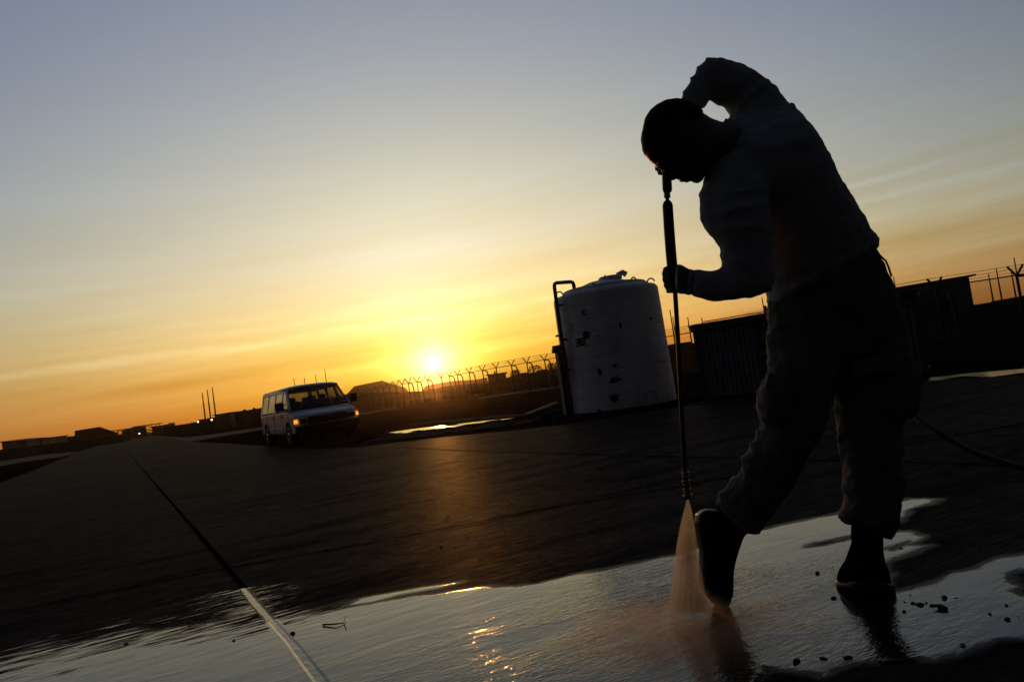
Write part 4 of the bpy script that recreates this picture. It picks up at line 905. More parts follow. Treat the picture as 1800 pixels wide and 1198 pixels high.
for s in (-1, 1):
    mb = MB(); mb.box((1.62, s*1.17, 1.36), (.10, .26, .30)); mb.box((1.60, s*1.03, 1.25), (.05, .16, .06)); mb.box((1.60, s*1.03, 1.42), (.04, .14, .04)); mb.build('wing_mirror', M['vblack'], van, bevel=.03)
    mb = MB(); mb.box((-.2, s*.996, .62), (2.5, .008, .035)); mb.build('side_moulding', M['stripe'], van)
    for x in (.84, 1.78, -.36, -1.55): MB().box((x, s*.991, .80), (.012, .006, .72)).build('door_seam', M['vblack'], van)
    for x in (.95, -.5): MB().box((x, s*1.0, 1.02), (.16, .03, .05)).build('door_handle', M['vblack'], van)
    MB().box((0, s*.9925, 1.165), (5.2, .006, .02)).build('belt_moulding', M['vblack'], van)
w0_ = None
for wx in (1.62, -1.88):
    for s in (-1, 1):
        mb = MB(); c = Vector((wx, s*.86, .385)); n = 32; rs_ = []
        for yy, r in ((-.12, .24), (-.13, .34), (-.10, .385), (.10, .385), (.13, .34), (.12, .24)): rs_.append([c+Vector((r*math.cos(2*math.pi*k/n), yy, r*math.sin(2*math.pi*k/n))) for k in range(n)])
        mb.rings(rs_); wh = mb.build('tyre', M['tyre'], van, smooth=False)
        mb = MB(); rs_ = []
        for yy, r in ((s*.10, .235), (s*.125, .225), (s*.09, .17), (s*.10, .08), (s*.14, .06), (s*.145, .01)): rs_.append([c+Vector((r*math.cos(2*math.pi*k/n), yy, r*math.sin(2*math.pi*k/n))) for k in range(n)])
        mb.rings(rs_); mb.build('hubcap', M['chrome'], wh, smooth=True)
for (x, y) in ((.55, .5), (.55, -.5), (-.6, .45), (-.6, -.35), (-1.6, .45), (-1.6, -.35)):
    mb = MB(); mb.box((x, y, .95), (.5, .5, .2)); mb.box((x-.25, y, 1.22), (.14, .5, .55)); mb.box((x-.27, y, 1.56), (.10, .26, .17)); mb.build('seat', M['seat'], van, bevel=.04)
mb = MB(); mb.box((1.62, 0, 1.10), (.4, 1.7, .14)); mb.tube([Vector((1.35, .45+.19*math.cos(t), 1.24+.19*math.sin(t))) for t in np.linspace(0, 2*math.pi, 17)], .016, 6); mb.build('dashboard', M['vblack'], van)

# ------------------------------------------------------------------ pebbles and debris in the water
peb = [(515, 1115, .012, 'largest dark pebble in the water just right of the expansion joint'), (221, 1133, .011, 'dark round pebble alone in the water at lower left'), (238, 1134, .005, None), (411, 1127, .008, 'small dark pebble standing in the water left of the expansion joint'),
       (457, 1112, .005, None), (472, 1105, .005, None), (502, 1097, .006, None), (392, 1104, .006, None), (303, 1114, .004, None), (137, 1161, .004, None), (574, 1095, .004, None),
       (700, 1092, .004, None), (730, 1084, .004, None), (740, 1073, .005, None), (790, 1071, .003, None), (815, 1060, .003, None), (850, 1052, .005, None), (890, 1050, .004, None), (960, 1046, .004, None), (1112, 1013, .005, None), (1030, 1044, .004, None),
       (1437, 1009, .011, 'dark pebble in the water left of the standing boot'), (1466, 1053, .014, 'angular dark stone in the water below the standing boot'), (1463, 998, .006, None), (1490, 1158, .012, None), (1400, 1165, .012, None), (1448, 1160, .010, None),
       (1590, 1060, .006, None), (1605, 1062, .008, None), (1618, 1065, .010, None), (1628, 1062, .007, None), (1640, 1066, .009, None), (1655, 1071, .018, 'largest clod of the little heap of debris in the water right of the standing boot'), (1660, 1053, .012, None), (1680, 1053, .006, None), (1590, 1077, .009, None), (1572, 1060, .006, None),
       (1740, 1081, .008, None), (1772, 1091, .010, None), (1770, 1066, .009, None), (1692, 1137, .012, None), (1790, 1086, .006, None), (1583, 965, .008, None), (1575, 958, .006, None), (1460, 920, .004, None), (1500, 915, .004, None), (1712, 1076, .005, None), (1600, 1048, .005, None),
       (1612, 1090, .005, None), (1650, 1088, .004, None), (1680, 1070, .005, None), (1720, 1108, .004, None), (1430, 1040, .004, None), (1390, 1044, .003, None), (1355, 1049, .003, None), (1500, 1100, .004, None)]
for i, (px, py, r, lb) in enumerate(peb):
    rock('pebble', ground(px, py, .006), r, M['stone'], 200+i, lb or 'tiny dark pebble or speck of grit lying in the shallow water', 'pebble', 'tiny pebbles and grit scattered in the water', flat=.75, sub=1)
rs = random.Random(11)
for i in range(34):
    px = rs.uniform(560, 1790); py = 1030-.155*(px-560)-rs.random()*170
    py = min(py, (1052-.155*(px-560)) - 12)
    if 1255 < px < 1620: px = rs.uniform(620, 1180); py = rs.uniform(815, 960)
    rock('pebble', ground(px, py, .004), rs.uniform(.003, .008), M['stone'], 400+i, 'tiny dark fleck of grit lying on the dry concrete', 'pebble', 'flecks of grit on the dry concrete', flat=.45, sub=1)
tw = [ground(568, 1103), ground(590, 1104), ground(605, 1100)]
tg = MB(); up = Vector((0, 0, .014)); tg.tube([tw[0]+up, tw[1]+up*1.3, tw[2]+up], [.0035, .003, .002], 6); tg.tube([tw[2]+up, ground(609, 1091)+up*1.6], .0012, 5); tg.tube([tw[2]+up, ground(609, 1110)+up], .0012, 5)
tag(tg.build('twig', M['bark']), 'thin forked twig lying in the shallow water near the expansion joint', 'twig')

# ------------------------------------------------------------------ pressure washer wand
YH, YN = 2.22, 2.50
lance = thing('pressure_washer_lance', 'long black pressure washer lance held upright and spraying the ground', 'pressure washer', at(1209, 876, YN), wc=True)
def tubepx(pts, n=16):
    # pts: (px, py, Y, half width px)
    mb = MB(); P_ = [at(a, b, Y) for a, b, Y, w in pts]; R_ = [w*Y/FPX for a, b, Y, w in pts]; return mb.tube(P_, R_, n)
def Yl(py): return YH + (YN-YH)*(py-350)/(876-350)
tubepx([(1186, 500, Yl(500), 4.2), (1192, 600, Yl(600), 4.0), (1198, 720, Yl(720), 4.0), (1204, 828, Yl(828), 4.0), (1205, 836, Yl(836), 4.2)]).build('lance_tube', M['steel'], lance, smooth=True)
tubepx([(1172.6, 352, Yl(352), 4), (1173, 355, Yl(355), 7), (1173.5, 360, Yl(360), 9.2), (1176, 400, Yl(400), 9.4), (1179, 440, Yl(440), 9.4), (1182.5, 480, Yl(480), 9.4), (1185.5, 509, Yl(509), 9.2), (1186, 512, Yl(512), 5)]).build('grip_sleeve', M['rubber'], lance, smooth=True)
tubepx([(1172.5, 346, Yl(346), 3.4), (1173.5, 353, Yl(353), 3.4)]).build('swivel_neck', M['steel'], lance, smooth=True)
tubepx([(1172.5, 338, Yl(338), 5.5), (1172.8, 348, Yl(348), 6.0)]).build('swivel_collar', M['brass'], lance, smooth=True)
tubepx([(1172, 296, Yl(296), 8), (1172, 312, Yl(312), 8.3), (1173, 333, Yl(333), 8.6), (1173, 338, Yl(338), 7.2)]).build('gun_barrel', M['rubber'], lance, smooth=True)
mb = MB(); g0, g1 = at(1172, 300, YH+.02), at(1192, 262, YH+.06); mb.tube([g0, (g0+g1)/2, g1], [.018, .022, .020], 12); gh_ = mb.build('gun_handle', M['rubber'], lance, smooth=True)
mb = MB(); mb.tube([at(1178, 304, YH+.02), at(1186, 296, YH+.05), at(1190, 282, YH+.07)], [.006, .006, .005], 8); mb.build('trigger', M['steel'], gh_)
for a, b, w in ((829, 833, 6.6), (834, 842, 5.8), (843, 848, 7.2), (849, 857, 5.9), (858, 862, 7.0), (863, 868, 5.6), (868.5, 872, 8.6), (872.5, 876, 5.0)):
    x = 1204.5+(a-828)/48*4.5; tubepx([(x, a, Yl(a), w*.9), (x+.1, a+.8, Yl(a), w), (x+.3, b-.8, Yl(b), w), (x+.4, b, Yl(b), w*.9)], 12).build('quick_coupling', M['brass'], lance, smooth=True)
lp_ = lambda a, b, t: a+(b-a)*t
# hose
hp = [at(1190, 268, 2.30), at(1240, 235, 2.50), at(1330, 300, 2.72), at(1420, 430, 2.80), at(1500, 560, 2.80), at(1570, 680, 2.75), at(1604, 727, 2.62), at(1650, 760, 2.52), at(1700, 789, 2.44), at(1750, 808, 2.36), at(1800, 822, 2.30), at(1900, 838, 2.2), at(2020, 850, 2.1), at(2150, 900, 2.05), at(2300, 1010, 2.0)]
def smoothpath(P_, k=8):
    out_ = []
    for i in range(len(P_)-1):
        p0, p1, p2, p3 = P_[max(i-1, 0)], P_[i], P_[i+1], P_[min(i+2, len(P_)-1)]
        for j in range(k):
            t = j/k; out_.append(.5*((2*p1)+(p2-p0)*t+(2*p0-5*p1+4*p2-p3)*t*t+(3*p1-p0-3*p2+p3)*t*t*t))
    return out_+[P_[-1]]
tag(MB().tube(smoothpath(hp), .0095, 10).build('pressure_hose', M['rubber'], smooth=True), 'black rubber hose curving down from behind the person to the right edge', 'hose')

# ------------------------------------------------------------------ spray fan: a thin body of lit mist
fan = [((1207, 877), (1211, 877), YN, .004), ((1201, 900), (1217, 900), YN, .010), ((1194, 930), (1222, 930), YN+.01, .018), ((1189, 960), (1226, 960), YN+.02, .026), ((1184, 1000), (1232, 1000), YN+.03, .034), ((1180, 1035), (1238, 1035), YN+.04, .042), ((1176, 1062), (1246, 1062), YN+.05, .050), ((1172, 1076), (1256, 1076), YN+.06, .055)]
mist = bpy.data.materials.new('spray_mist'); mist.use_nodes = True; t = mist.node_tree; t.nodes.clear(); vo = t.nodes.new('ShaderNodeVolumePrincipled'); om = t.nodes.new('ShaderNodeOutputMaterial'); t.links.new(vo.outputs[0], om.inputs['Volume'])
vo.inputs['Color'].default_value = (1, .94, .88, 1); vo.inputs['Anisotropy'].default_value = .76
tcn = t.nodes.new('ShaderNodeTexCoord'); NZ = at(1209, 873, YN)
sb = t.nodes.new('ShaderNodeVectorMath'); sb.operation = 'SUBTRACT'; t.links.new(tcn.outputs['Object'], sb.inputs[0]); sb.inputs[1].default_value = NZ
nm = t.nodes.new('ShaderNodeVectorMath'); nm.operation = 'NORMALIZE'; t.links.new(sb.outputs[0], nm.inputs[0])      # rays out of the nozzle
nn = t.nodes.new('ShaderNodeTexNoise'); nn.inputs['Scale'].default_value = 42; nn.inputs['Detail'].default_value = 4; t.links.new(nm.outputs[0], nn.inputs['Vector'])
n2 = t.nodes.new('ShaderNodeTexNoise'); n2.inputs['Scale'].default_value = 30; n2.inputs['Detail'].default_value = 4; t.links.new(tcn.outputs['Object'], n2.inputs['Vector'])
ln = t.nodes.new('ShaderNodeVectorMath'); ln.operation = 'LENGTH'; t.links.new(sb.outputs[0], ln.inputs[0])
fo = t.nodes.new('ShaderNodeMapRange'); fo.inputs['From Min'].default_value = 0.0; fo.inputs['From Max'].default_value = .40; fo.inputs['To Min'].default_value = 58; fo.inputs['To Max'].default_value = 15; t.links.new(ln.outputs['Value'], fo.inputs[0])
mm = t.nodes.new('ShaderNodeMapRange'); mm.inputs['From Min'].default_value = .36; mm.inputs['From Max'].default_value = .66; mm.inputs['To Min'].default_value = .35; mm.inputs['To Max'].default_value = 2.0; t.links.new(nn.outputs[0], mm.inputs[0])
m3 = t.nodes.new('ShaderNodeMapRange'); m3.inputs['From Min'].default_value = .35; m3.inputs['From Max'].default_value = .65; m3.inputs['To Min'].default_value = .7; m3.inputs['To Max'].default_value = 1.3; t.links.new(n2.outputs[0], m3.inputs[0])
x1 = t.nodes.new('ShaderNodeMath'); x1.operation = 'MULTIPLY'; t.links.new(mm.outputs[0], x1.inputs[0]); t.links.new(m3.outputs[0], x1.inputs[1])
x2 = t.nodes.new('ShaderNodeMath'); x2.operation = 'MULTIPLY'; t.links.new(x1.outputs[0], x2.inputs[0]); t.links.new(fo.outputs[0], x2.inputs[1]); t.links.new(x2.outputs[0], vo.inputs['Density'])
sp_o = MB().pairs(fan, n=24, dome=False).build('water_spray', mist, smooth=True); tag(sp_o, 'fan of fine orange lit water spray between the lance tip and the ground', 'water spray')

# low mist lying on the water where the jet breaks up
mc = Vector((SPRAYP.x-.08, SPRAYP.y-.24, gz(SPRAYP.y)+.05)); mr = Vector((.50, .40, .065))
m2_ = bpy.data.materials.new('ground_mist'); m2_.use_nodes = True; t = m2_.node_tree; t.nodes.clear(); vo = t.nodes.new('ShaderNodeVolumePrincipled'); om = t.nodes.new('ShaderNodeOutputMaterial'); t.links.new(vo.outputs[0], om.inputs['Volume'])
vo.inputs['Color'].default_value = (1, .86, .74, 1); vo.inputs['Anisotropy'].default_value = .76
tcn = t.nodes.new('ShaderNodeTexCoord'); sb = t.nodes.new('ShaderNodeVectorMath'); sb.operation = 'SUBTRACT'; t.links.new(tcn.outputs['Object'], sb.inputs[0]); sb.inputs[1].default_value = mc
dv_ = t.nodes.new('ShaderNodeVectorMath'); dv_.operation = 'DIVIDE'; t.links.new(sb.outputs[0], dv_.inputs[0]); dv_.inputs[1].default_value = mr
ln = t.nodes.new('ShaderNodeVectorMath'); ln.operation = 'LENGTH'; t.links.new(dv_.outputs[0], ln.inputs[0])
f0 = t.nodes.new('ShaderNodeMapRange'); f0.inputs['From Min'].default_value = .1; f0.inputs['From Max'].default_value = 1.0; f0.inputs['To Min'].default_value = 3.4; f0.inputs['To Max'].default_value = 0; f0.interpolation_type = 'SMOOTHSTEP'; t.links.new(ln.outputs['Value'], f0.inputs[0])
n2 = t.nodes.new('ShaderNodeTexNoise'); n2.inputs['Scale'].default_value = 11; n2.inputs['Detail'].default_value = 3; t.links.new(tcn.outputs['Object'], n2.inputs['Vector'])
m3 = t.nodes.new('ShaderNodeMapRange'); m3.inputs['From Min'].default_value = .35; m3.inputs['From Max'].default_value = .65; m3.inputs['To Min'].default_value = .2; m3.inputs['To Max'].default_value = 1.6; t.links.new(n2.outputs[0], m3.inputs[0])
x1 = t.nodes.new('ShaderNodeMath'); x1.operation = 'MULTIPLY'; t.links.new(f0.outputs[0], x1.inputs[0]); t.links.new(m3.outputs[0], x1.inputs[1]); t.links.new(x1.outputs[0], vo.inputs['Density'])
MB().ell(mc, tuple(mr), 24, 14).build('mist', m2_, sp_o, smooth=True)
# droplets thrown up where the jet strikes, and flying off the edges of the fan
mb = MB(); rs = random.Random(3)
for k in range(420):
    if k < 260:
        a = rs.uniform(0, 6.283); q = rs.random()**1.6*.22; h = rs.random()**2*.07*(1-q/.3); c = Vector((SPRAYP.x+q*math.cos(a)*1.2, SPRAYP.y+q*math.sin(a)*.8-.02, gz(SPRAYP.y)+.014+h)); rad = rs.uniform(.0005, .0014)
    else:
        v = rs.random(); c = at(lp_(1209, rs.uniform(1168, 1262), v), lp_(876, 1076, v), YN+.05*v+rs.uniform(-.05, .05)); rad = rs.uniform(.0004, .0010)
    mb.ell(c, (rad, rad, rad), 5, 3)
dm_ = mat('water_drop', (.6, .6, .6), .05, .5, trans=.9, ior=1.33); dr = mb.build('droplets', dm_, sp_o); dr['kind'] = 'stuff'
# ------------------------------------------------------------------ the person
FL = ground(1268, 1068); FR = ground(1520, 1046)
per = thing('person', 'person in long sleeved shirt and baggy trousers bending over a pressure washer lance', 'person', (FL+FR)/2, wc=True)
YL, YR_ = FL.y-.02, FR.y+.07     # depths of the two feet
print('feet', FL, FR, 'spray', SPRAYP)
def fold(mb, L_, R_, Y, ry, r=.007, k=.93, span=(0, 6.283)):
    # a ridge of cloth lying round a limb
    a = at(L_[0], L_[1], Y); b = at(R_[0], R_[1], Y); c = (a+b)/2; h = (b-a)/2*k; dv = Vector((c.x, c.y, c.z-CAMH)).normalized(); dv = (dv-h*(dv.dot(h)/h.dot(h))).normalized()*ry*k
    n = 22; mb.tube([c+h*math.cos(t)+dv*math.sin(t) for t in np.linspace(span[0], span[1], n)], [r*(.55+.45*math.sin(math.pi*i/(n-1))) if span != (0, 6.283) else r for i in range(n)], 6)
def shirt_folds(mb):
    for f_ in (((1262, 186), (1286, 108), 2.485, .062), ((1254, 178), (1268, 102), 2.48, .06), ((1249, 172), (1243, 104), 2.465, .058), ((1243, 184), (1226, 118), 2.44, .054), ((1238, 190), (1214, 136), 2.41, .05), ((1227, 200), (1200, 160), 2.38, .045),
               ((1276, 190), (1318, 122), 2.49, .068), ((1282, 198), (1350, 142), 2.48, .074)): fold(mb, *f_, r=.008, k=.96)
    for f_ in (((1227, 342), (1352, 330), 2.20, .076), ((1231, 378), (1354, 356), 2.19, .076), ((1240, 402), (1356, 398), 2.18, .072), ((1256, 424), (1357, 420), 2.18, .068), ((1266, 450), (1340, 470), 2.18, .064), ((1270, 462), (1330, 515), 2.18, .06)): fold(mb, *f_, r=.008, k=.93)
    for f_ in (((1262, 476), (1256, 530), 2.2, .05), ((1246, 476), (1238, 527), 2.205, .045), ((1230, 475), (1224, 523), 2.21, .039)): fold(mb, *f_, r=.006, k=.93)
    fold(mb, (1352, 530), (1535, 428), 2.455, .15, r=.012, k=.97); fold(mb, (1344, 500), (1528, 412), 2.44, .155, r=.008, k=.97); fold(mb, (1300, 405), (1485, 345), 2.40, .18, r=.007, k=.965)
    fold(mb, (1275, 215), (1388, 186), 2.40, .13, r=.010, k=.97)
def trouser_folds(mb):
    for f_ in (((1349, 640), (1470, 668), 2.46, .10), ((1343, 748), (1430, 780), 2.44, .088), ((1330, 758), (1424, 794), 2.44, .084), ((1320, 780), (1412, 822), 2.45, .082), ((1303, 803), (1398, 838), 2.46, .08), ((1300, 828), (1386, 862), 2.48, .08), ((1286, 838), (1372, 886), 2.49, .08), ((1264, 866), (1354, 908), 2.50, .078), ((1261, 884), (1332, 934), 2.51, .072)): fold(mb, *f_, r=.005+.009*random.random(), k=.93)
    for f_ in (((1467, 640), (1594, 630), 2.50, .105), ((1474, 768), (1582, 764), 2.49, .092), ((1480, 796), (1587, 790), 2.49, .09), ((1484, 832), (1584, 822), 2.49, .088), ((1477, 858), (1590, 850), 2.50, .09), ((1486, 878), (1586, 870), 2.50, .09), ((1477, 898), (1580, 896), 2.50, .09), ((1482, 914), (1578, 922), 2.50, .086)): fold(mb, *f_, r=.005+.009*random.random(), k=.93)
def part(sections_list, name, m, voxel, it=2, disp=(), parent=per, extra=None, sup=.92):
    mb = MB()
    for s_ in sections_list: mb.pairs(s_, sup=sup)
    if extra: extra(mb)
    o = mb.build(name, m, parent); return finish(o, voxel, it, disp)
def lp(a, b, t): return a+(b-a)*t
YS = 2.34   # torso depth
# --- shirt
torso = [((1356, 545), (1541, 437), 2.46, .135), ((1352, 520), (1537, 422), 2.45, .145), ((1340, 480), (1522, 403), 2.43, .155), ((1318, 435), (1503, 371), 2.41, .165), ((1290, 392), (1480, 332), 2.39, .18),
         ((1262, 355), (1459, 300), 2.37, .19), ((1246, 318), (1443, 268), 2.36, .195), ((1248, 285), (1430, 238), 2.35, .19), ((1258, 250), (1410, 212), 2.36, .17), ((1272, 222), (1390, 188), 2.38, .13)]
uparm_far = [((1290, 240), (1395, 200), 2.44, .09), ((1286, 207), (1386, 182), 2.47, .085), ((1281, 194), (1362, 153), 2.48, .075), ((1276, 188), (1330, 128), 2.49, .068), ((1268, 186), (1300, 112), 2.49, .062), ((1256, 176), (1276, 104.5), 2.48, .060), ((1250, 172), (1250, 103), 2.47, .056), ((1247, 177), (1232, 112), 2.45, .054), ((1241, 186), (1221, 130), 2.42, .05), ((1234, 193), (1209, 147), 2.40, .047), ((1229, 199), (1197, 168), 2.37, .043), ((1223, 210), (1190, 184), 2.34, .04)]
nearm = [((1252, 275), (1345, 262), 2.26, .07), ((1236, 315), (1352, 305), 2.22, .075), ((1228, 350), (1354, 345), 2.20, .075), ((1232, 386), (1356, 376), 2.19, .07), ((1246, 411), (1357, 408), 2.18, .068), ((1264, 438), (1358, 442), 2.18, .064), ((1268, 464), (1360, 478), 2.18, .06), ((1276, 480), (1358, 513), 2.18, .055)]
nearf = [((1318, 470), (1354, 512), 2.18, .055), ((1300, 470), (1322, 526), 2.18, .056), ((1285, 473), (1293, 531), 2.19, .054), ((1266, 475), (1262, 530.5), 2.20, .050), ((1248, 476), (1240, 529), 2.205, .044), ((1232, 475), (1225, 524), 2.21, .038), ((1216, 474), (1208, 517), 2.215, .032)]
collar = [((1285, 205), (1262, 330), 2.33, .07), ((1277, 207), (1243, 322), 2.30, .062), ((1274, 209), (1238, 316), 2.29, .058)]
part([torso, uparm_far, nearm, nearf, collar], 'shirt', M['shirt'], .0085, 3, ((.09, .016, 'CLOUDS'), (.025, .007, 'CLOUDS')), extra=shirt_folds)
# --- trousers
hips = [((1352, 530), (1537, 432), 2.46, .12), ((1348, 548), (1547, 455), 2.47, .13), ((1349, 585), (1572, 512), 2.48, .135), ((1349, 622), (1589, 560), 2.49, .13), ((1352, 650), (1592, 610), 2.50, .12)]
legL = [((1349, 590), (1480, 600), 2.47, .10), ((1349, 630), (1473, 650), 2.46, .10), ((1349, 655), (1467, 690), 2.46, .10), ((1342, 690), (1460, 718), 2.45, .095), ((1338, 722), (1448, 752), 2.44, .09), ((1340, 746), (1434, 776), 2.44, .085), ((1329, 764), (1422, 796), 2.44, .082), ((1318, 786), (1411, 820), 2.45, .080), ((1306, 807), (1399, 844), 2.46, .078), ((1300, 830), (1384, 868), 2.48, .078), ((1283, 845), (1368, 892), 2.49, .078), ((1270, 862), (1352, 908), 2.50, .076), ((1262, 882), (1334, 931), 2.51, .072), ((1268, 893), (1320, 937), 2.51, .066)]
legR = [((1468, 600), (1592, 600), 2.50, .11), ((1466, 650), (1595, 640), 2.50, .105), ((1466, 700), (1600, 680), 2.49, .10), ((1470, 740), (1596, 722), 2.49, .098), ((1475, 770), (1580, 762), 2.49, .09), ((1481, 800), (1586, 793), 2.49, .088), ((1484, 826), (1583, 820), 2.49, .088), ((1477, 856), (1588, 845), 2.50, .088), ((1487, 876), (1587, 872), 2.50, .09), ((1478, 894), (1582, 892), 2.50, .09), ((1475, 908), (1579, 912), 2.50, .088), ((1488, 919), (1574, 930), 2.50, .08), ((1520, 925), (1566, 950), 2.50, .05)]
def pockets(mb):
    # baggy cargo pockets hanging on the outer thighs
    mb.pairs([((1560, 628), (1594, 624), 2.44, .05), ((1566, 650), (1604, 648), 2.43, .07), ((1566, 680), (1613, 676), 2.42, .08), ((1562, 705), (1612, 702), 2.42, .08), ((1556, 722), (1603, 726), 2.42, .075), ((1556, 732), (1588, 738), 2.43, .06)], sup=.7)
    mb.pairs([((1346, 664), (1380, 662), 2.40, .05), ((1334, 692), (1385, 690), 2.39, .07), ((1331, 715), (1388, 715), 2.39, .075), ((1335, 733), (1392, 736), 2.39, .07), ((1347, 744), (1392, 748), 2.40, .05)], sup=.7)
    mb.pairs([((1574, 835), (1589, 838), 2.46, .04), ((1574, 848), (1592, 850), 2.46, .045), ((1572, 866), (1588, 868), 2.46, .04)])
tr = part([hips, legL, legR], 'trousers', M['trousers'], .0075, 1, ((.08, .02, 'CLOUDS'), (.028, .012, 'CLOUDS')), extra=lambda mb: (pockets(mb), trouser_folds(mb)))
# belt loops and the loose strap at the back of the waist
mb = MB()
mb.tube([at(1553, 455, 2.42), at(1557, 458, 2.40), at(1562, 470, 2.40), at(1567, 485, 2.42)], .0035, 6); mb.tube([at(1546, 448, 2.42), at(1553, 455, 2.42)], .0035, 6); mb.build('belt_strap', M['trousers'], tr)
def pocket_flap(a, b, c, d, Y):
    mb = MB(); q = [at(*p, Y) for p in (a, b, c, d)]; mb.rings([q, [p+Vector((0, .02, 0)) for p in q]]); mb.build('pocket_flap', M['trousers'], tr, bevel=.003)
pocket_flap((1500, 632), (1590, 622), (1597, 650), (1504, 662), 2.365)
pocket_flap((1352, 655), (1425, 672), (1418, 692), (1346, 680), 2.335)
# --- boots
def bootL(mb): pass
bL = part([[((1272, 885), (1335, 915), YL-.03, .05), ((1255, 897), (1318, 935), YL-.03, .052), ((1240, 905), (1309, 938), YL-.03, .054), ((1230, 915), (1304, 950), YL-.025, .054), ((1230, 940), (1298, 965), YL-.02, .052), ((1236, 965), (1293, 982), YL-.015, .050), ((1237, 995), (1289, 1005), YL-.01, .051), ((1239, 1020), (1288, 1024), YL, .053), ((1246, 1042), (1288, 1044), YL, .050), ((1258, 1058), (1283, 1060), YL, .036)]],
          'boot', M['boot'], .006, 2, ((.03, .004, 'CLOUDS'),), sup=.85)
so_ = part([[((1233, 896), (1262, 899), YL-.03, .036), ((1224, 903), (1262, 905), YL-.03, .042), ((1222, 918), (1256, 922), YL-.028, .043), ((1226, 940), (1250, 944), YL-.024, .038), ((1231, 968), (1250, 972), YL-.02, .036), ((1230, 998), (1252, 1002), YL-.01, .046), ((1233, 1023), (1256, 1026), YL, .050), ((1241, 1044), (1268, 1048), YL, .048), ((1256, 1061), (1282, 1062), YL, .040), ((1264, 1068), (1278, 1067), YL, .026)]],
          'sole', M['sole'], .005, 1, (), parent=bL, sup=.6)
bR = part([[((1500, 900), (1550, 915), YR_, .055), ((1499, 930), (1548, 945), YR_, .055), ((1500, 955), (1548, 962), YR_, .055), ((1494, 972), (1550, 978), YR_-.01, .06), ((1488, 988), (1551, 990), YR_-.02, .075), ((1480, 1002), (1554, 1003), YR_-.03, .095), ((1478, 1015), (1556, 1018), YR_-.035, .105), ((1480, 1027), (1558, 1034), YR_-.035, .108)]],
          'boot', M['boot'], .006, 2, ((.03, .004, 'CLOUDS'),), sup=.85)
part([[((1480, 1020), (1558, 1026), YR_-.035, .112), ((1480, 1028), (1560, 1040), YR_-.035, .112), ((1482, 1032), (1560, 1045), YR_-.035, .110)]], 'sole', M['sole'], .005, 1, (), parent=bR, sup=.7)
mb = MB()
for k in range(6):
    y_ = 925+k*11; mb.tube([at(1502, y_, YR_-.055), at(1524, y_+5, YR_-.066), at(1546, y_+12, YR_-.055)], .0022, 5)
mb.build('laces', M['boot'], bR)
# --- body: one continuous skin for head, neck, trunk, arms, hands and legs
YHd = 2.20
head = [((1129.5, 236), (1129.5, 248), YHd, .018), ((1135, 210), (1130, 262), YHd, .044), ((1143, 197), (1134, 272), YHd, .058), ((1155, 187), (1141, 281), YHd, .068), ((1170, 180), (1150, 288), YHd, .074), ((1190, 178), (1163, 299), YHd, .076), ((1210, 184), (1176, 307), YHd, .074), ((1224, 192), (1188, 309), YHd, .069), ((1236, 200), (1200, 313), YHd, .063), ((1246, 206), (1212, 317), YHd, .056), ((1254, 211), (1226, 321), YHd, .046), ((1260, 214), (1236, 316), YHd+.01, .048)]
neck = [((1238, 203), (1222, 300), YHd+.01, .052), ((1256, 211), (1238, 308), YHd+.03, .055), ((1272, 216), (1250, 320), YHd+.06, .06), ((1290, 222), (1268, 335), YHd+.10, .07), ((1310, 225), (1290, 350), 2.33, .08)]
def inset(secs, k, kd):   # the same limb, slimmer, hidden under the cloth
    out_ = []
    for L_, R_, Y, ry in secs:
        m_ = ((L_[0]+R_[0])/2, (L_[1]+R_[1])/2); out_.append(((lp(m_[0], L_[0], k), lp(m_[1], L_[1], k)), (lp(m_[0], R_[0], k), lp(m_[1], R_[1], k)), Y, ry*kd))
    return out_
wrist_near = [((1232, 482), (1228, 516), 2.205, .026), ((1216, 475), (1212, 516), 2.205, .026), ((1207, 470), (1204, 517), 2.205, .023), ((1199, 465.5), (1198, 517), 2.21, .022), ((1191, 466), (1191, 516), 2.215, .020)]
far_hand = [((1226, 200), (1196, 178), 2.36, .03), ((1216, 225), (1190, 212), 2.32, .024), ((1208, 250), (1182, 240), 2.29, .02), ((1200, 275), (1176, 262), 2.27, .02), ((1196, 290), (1172, 282), 2.26, .018)]
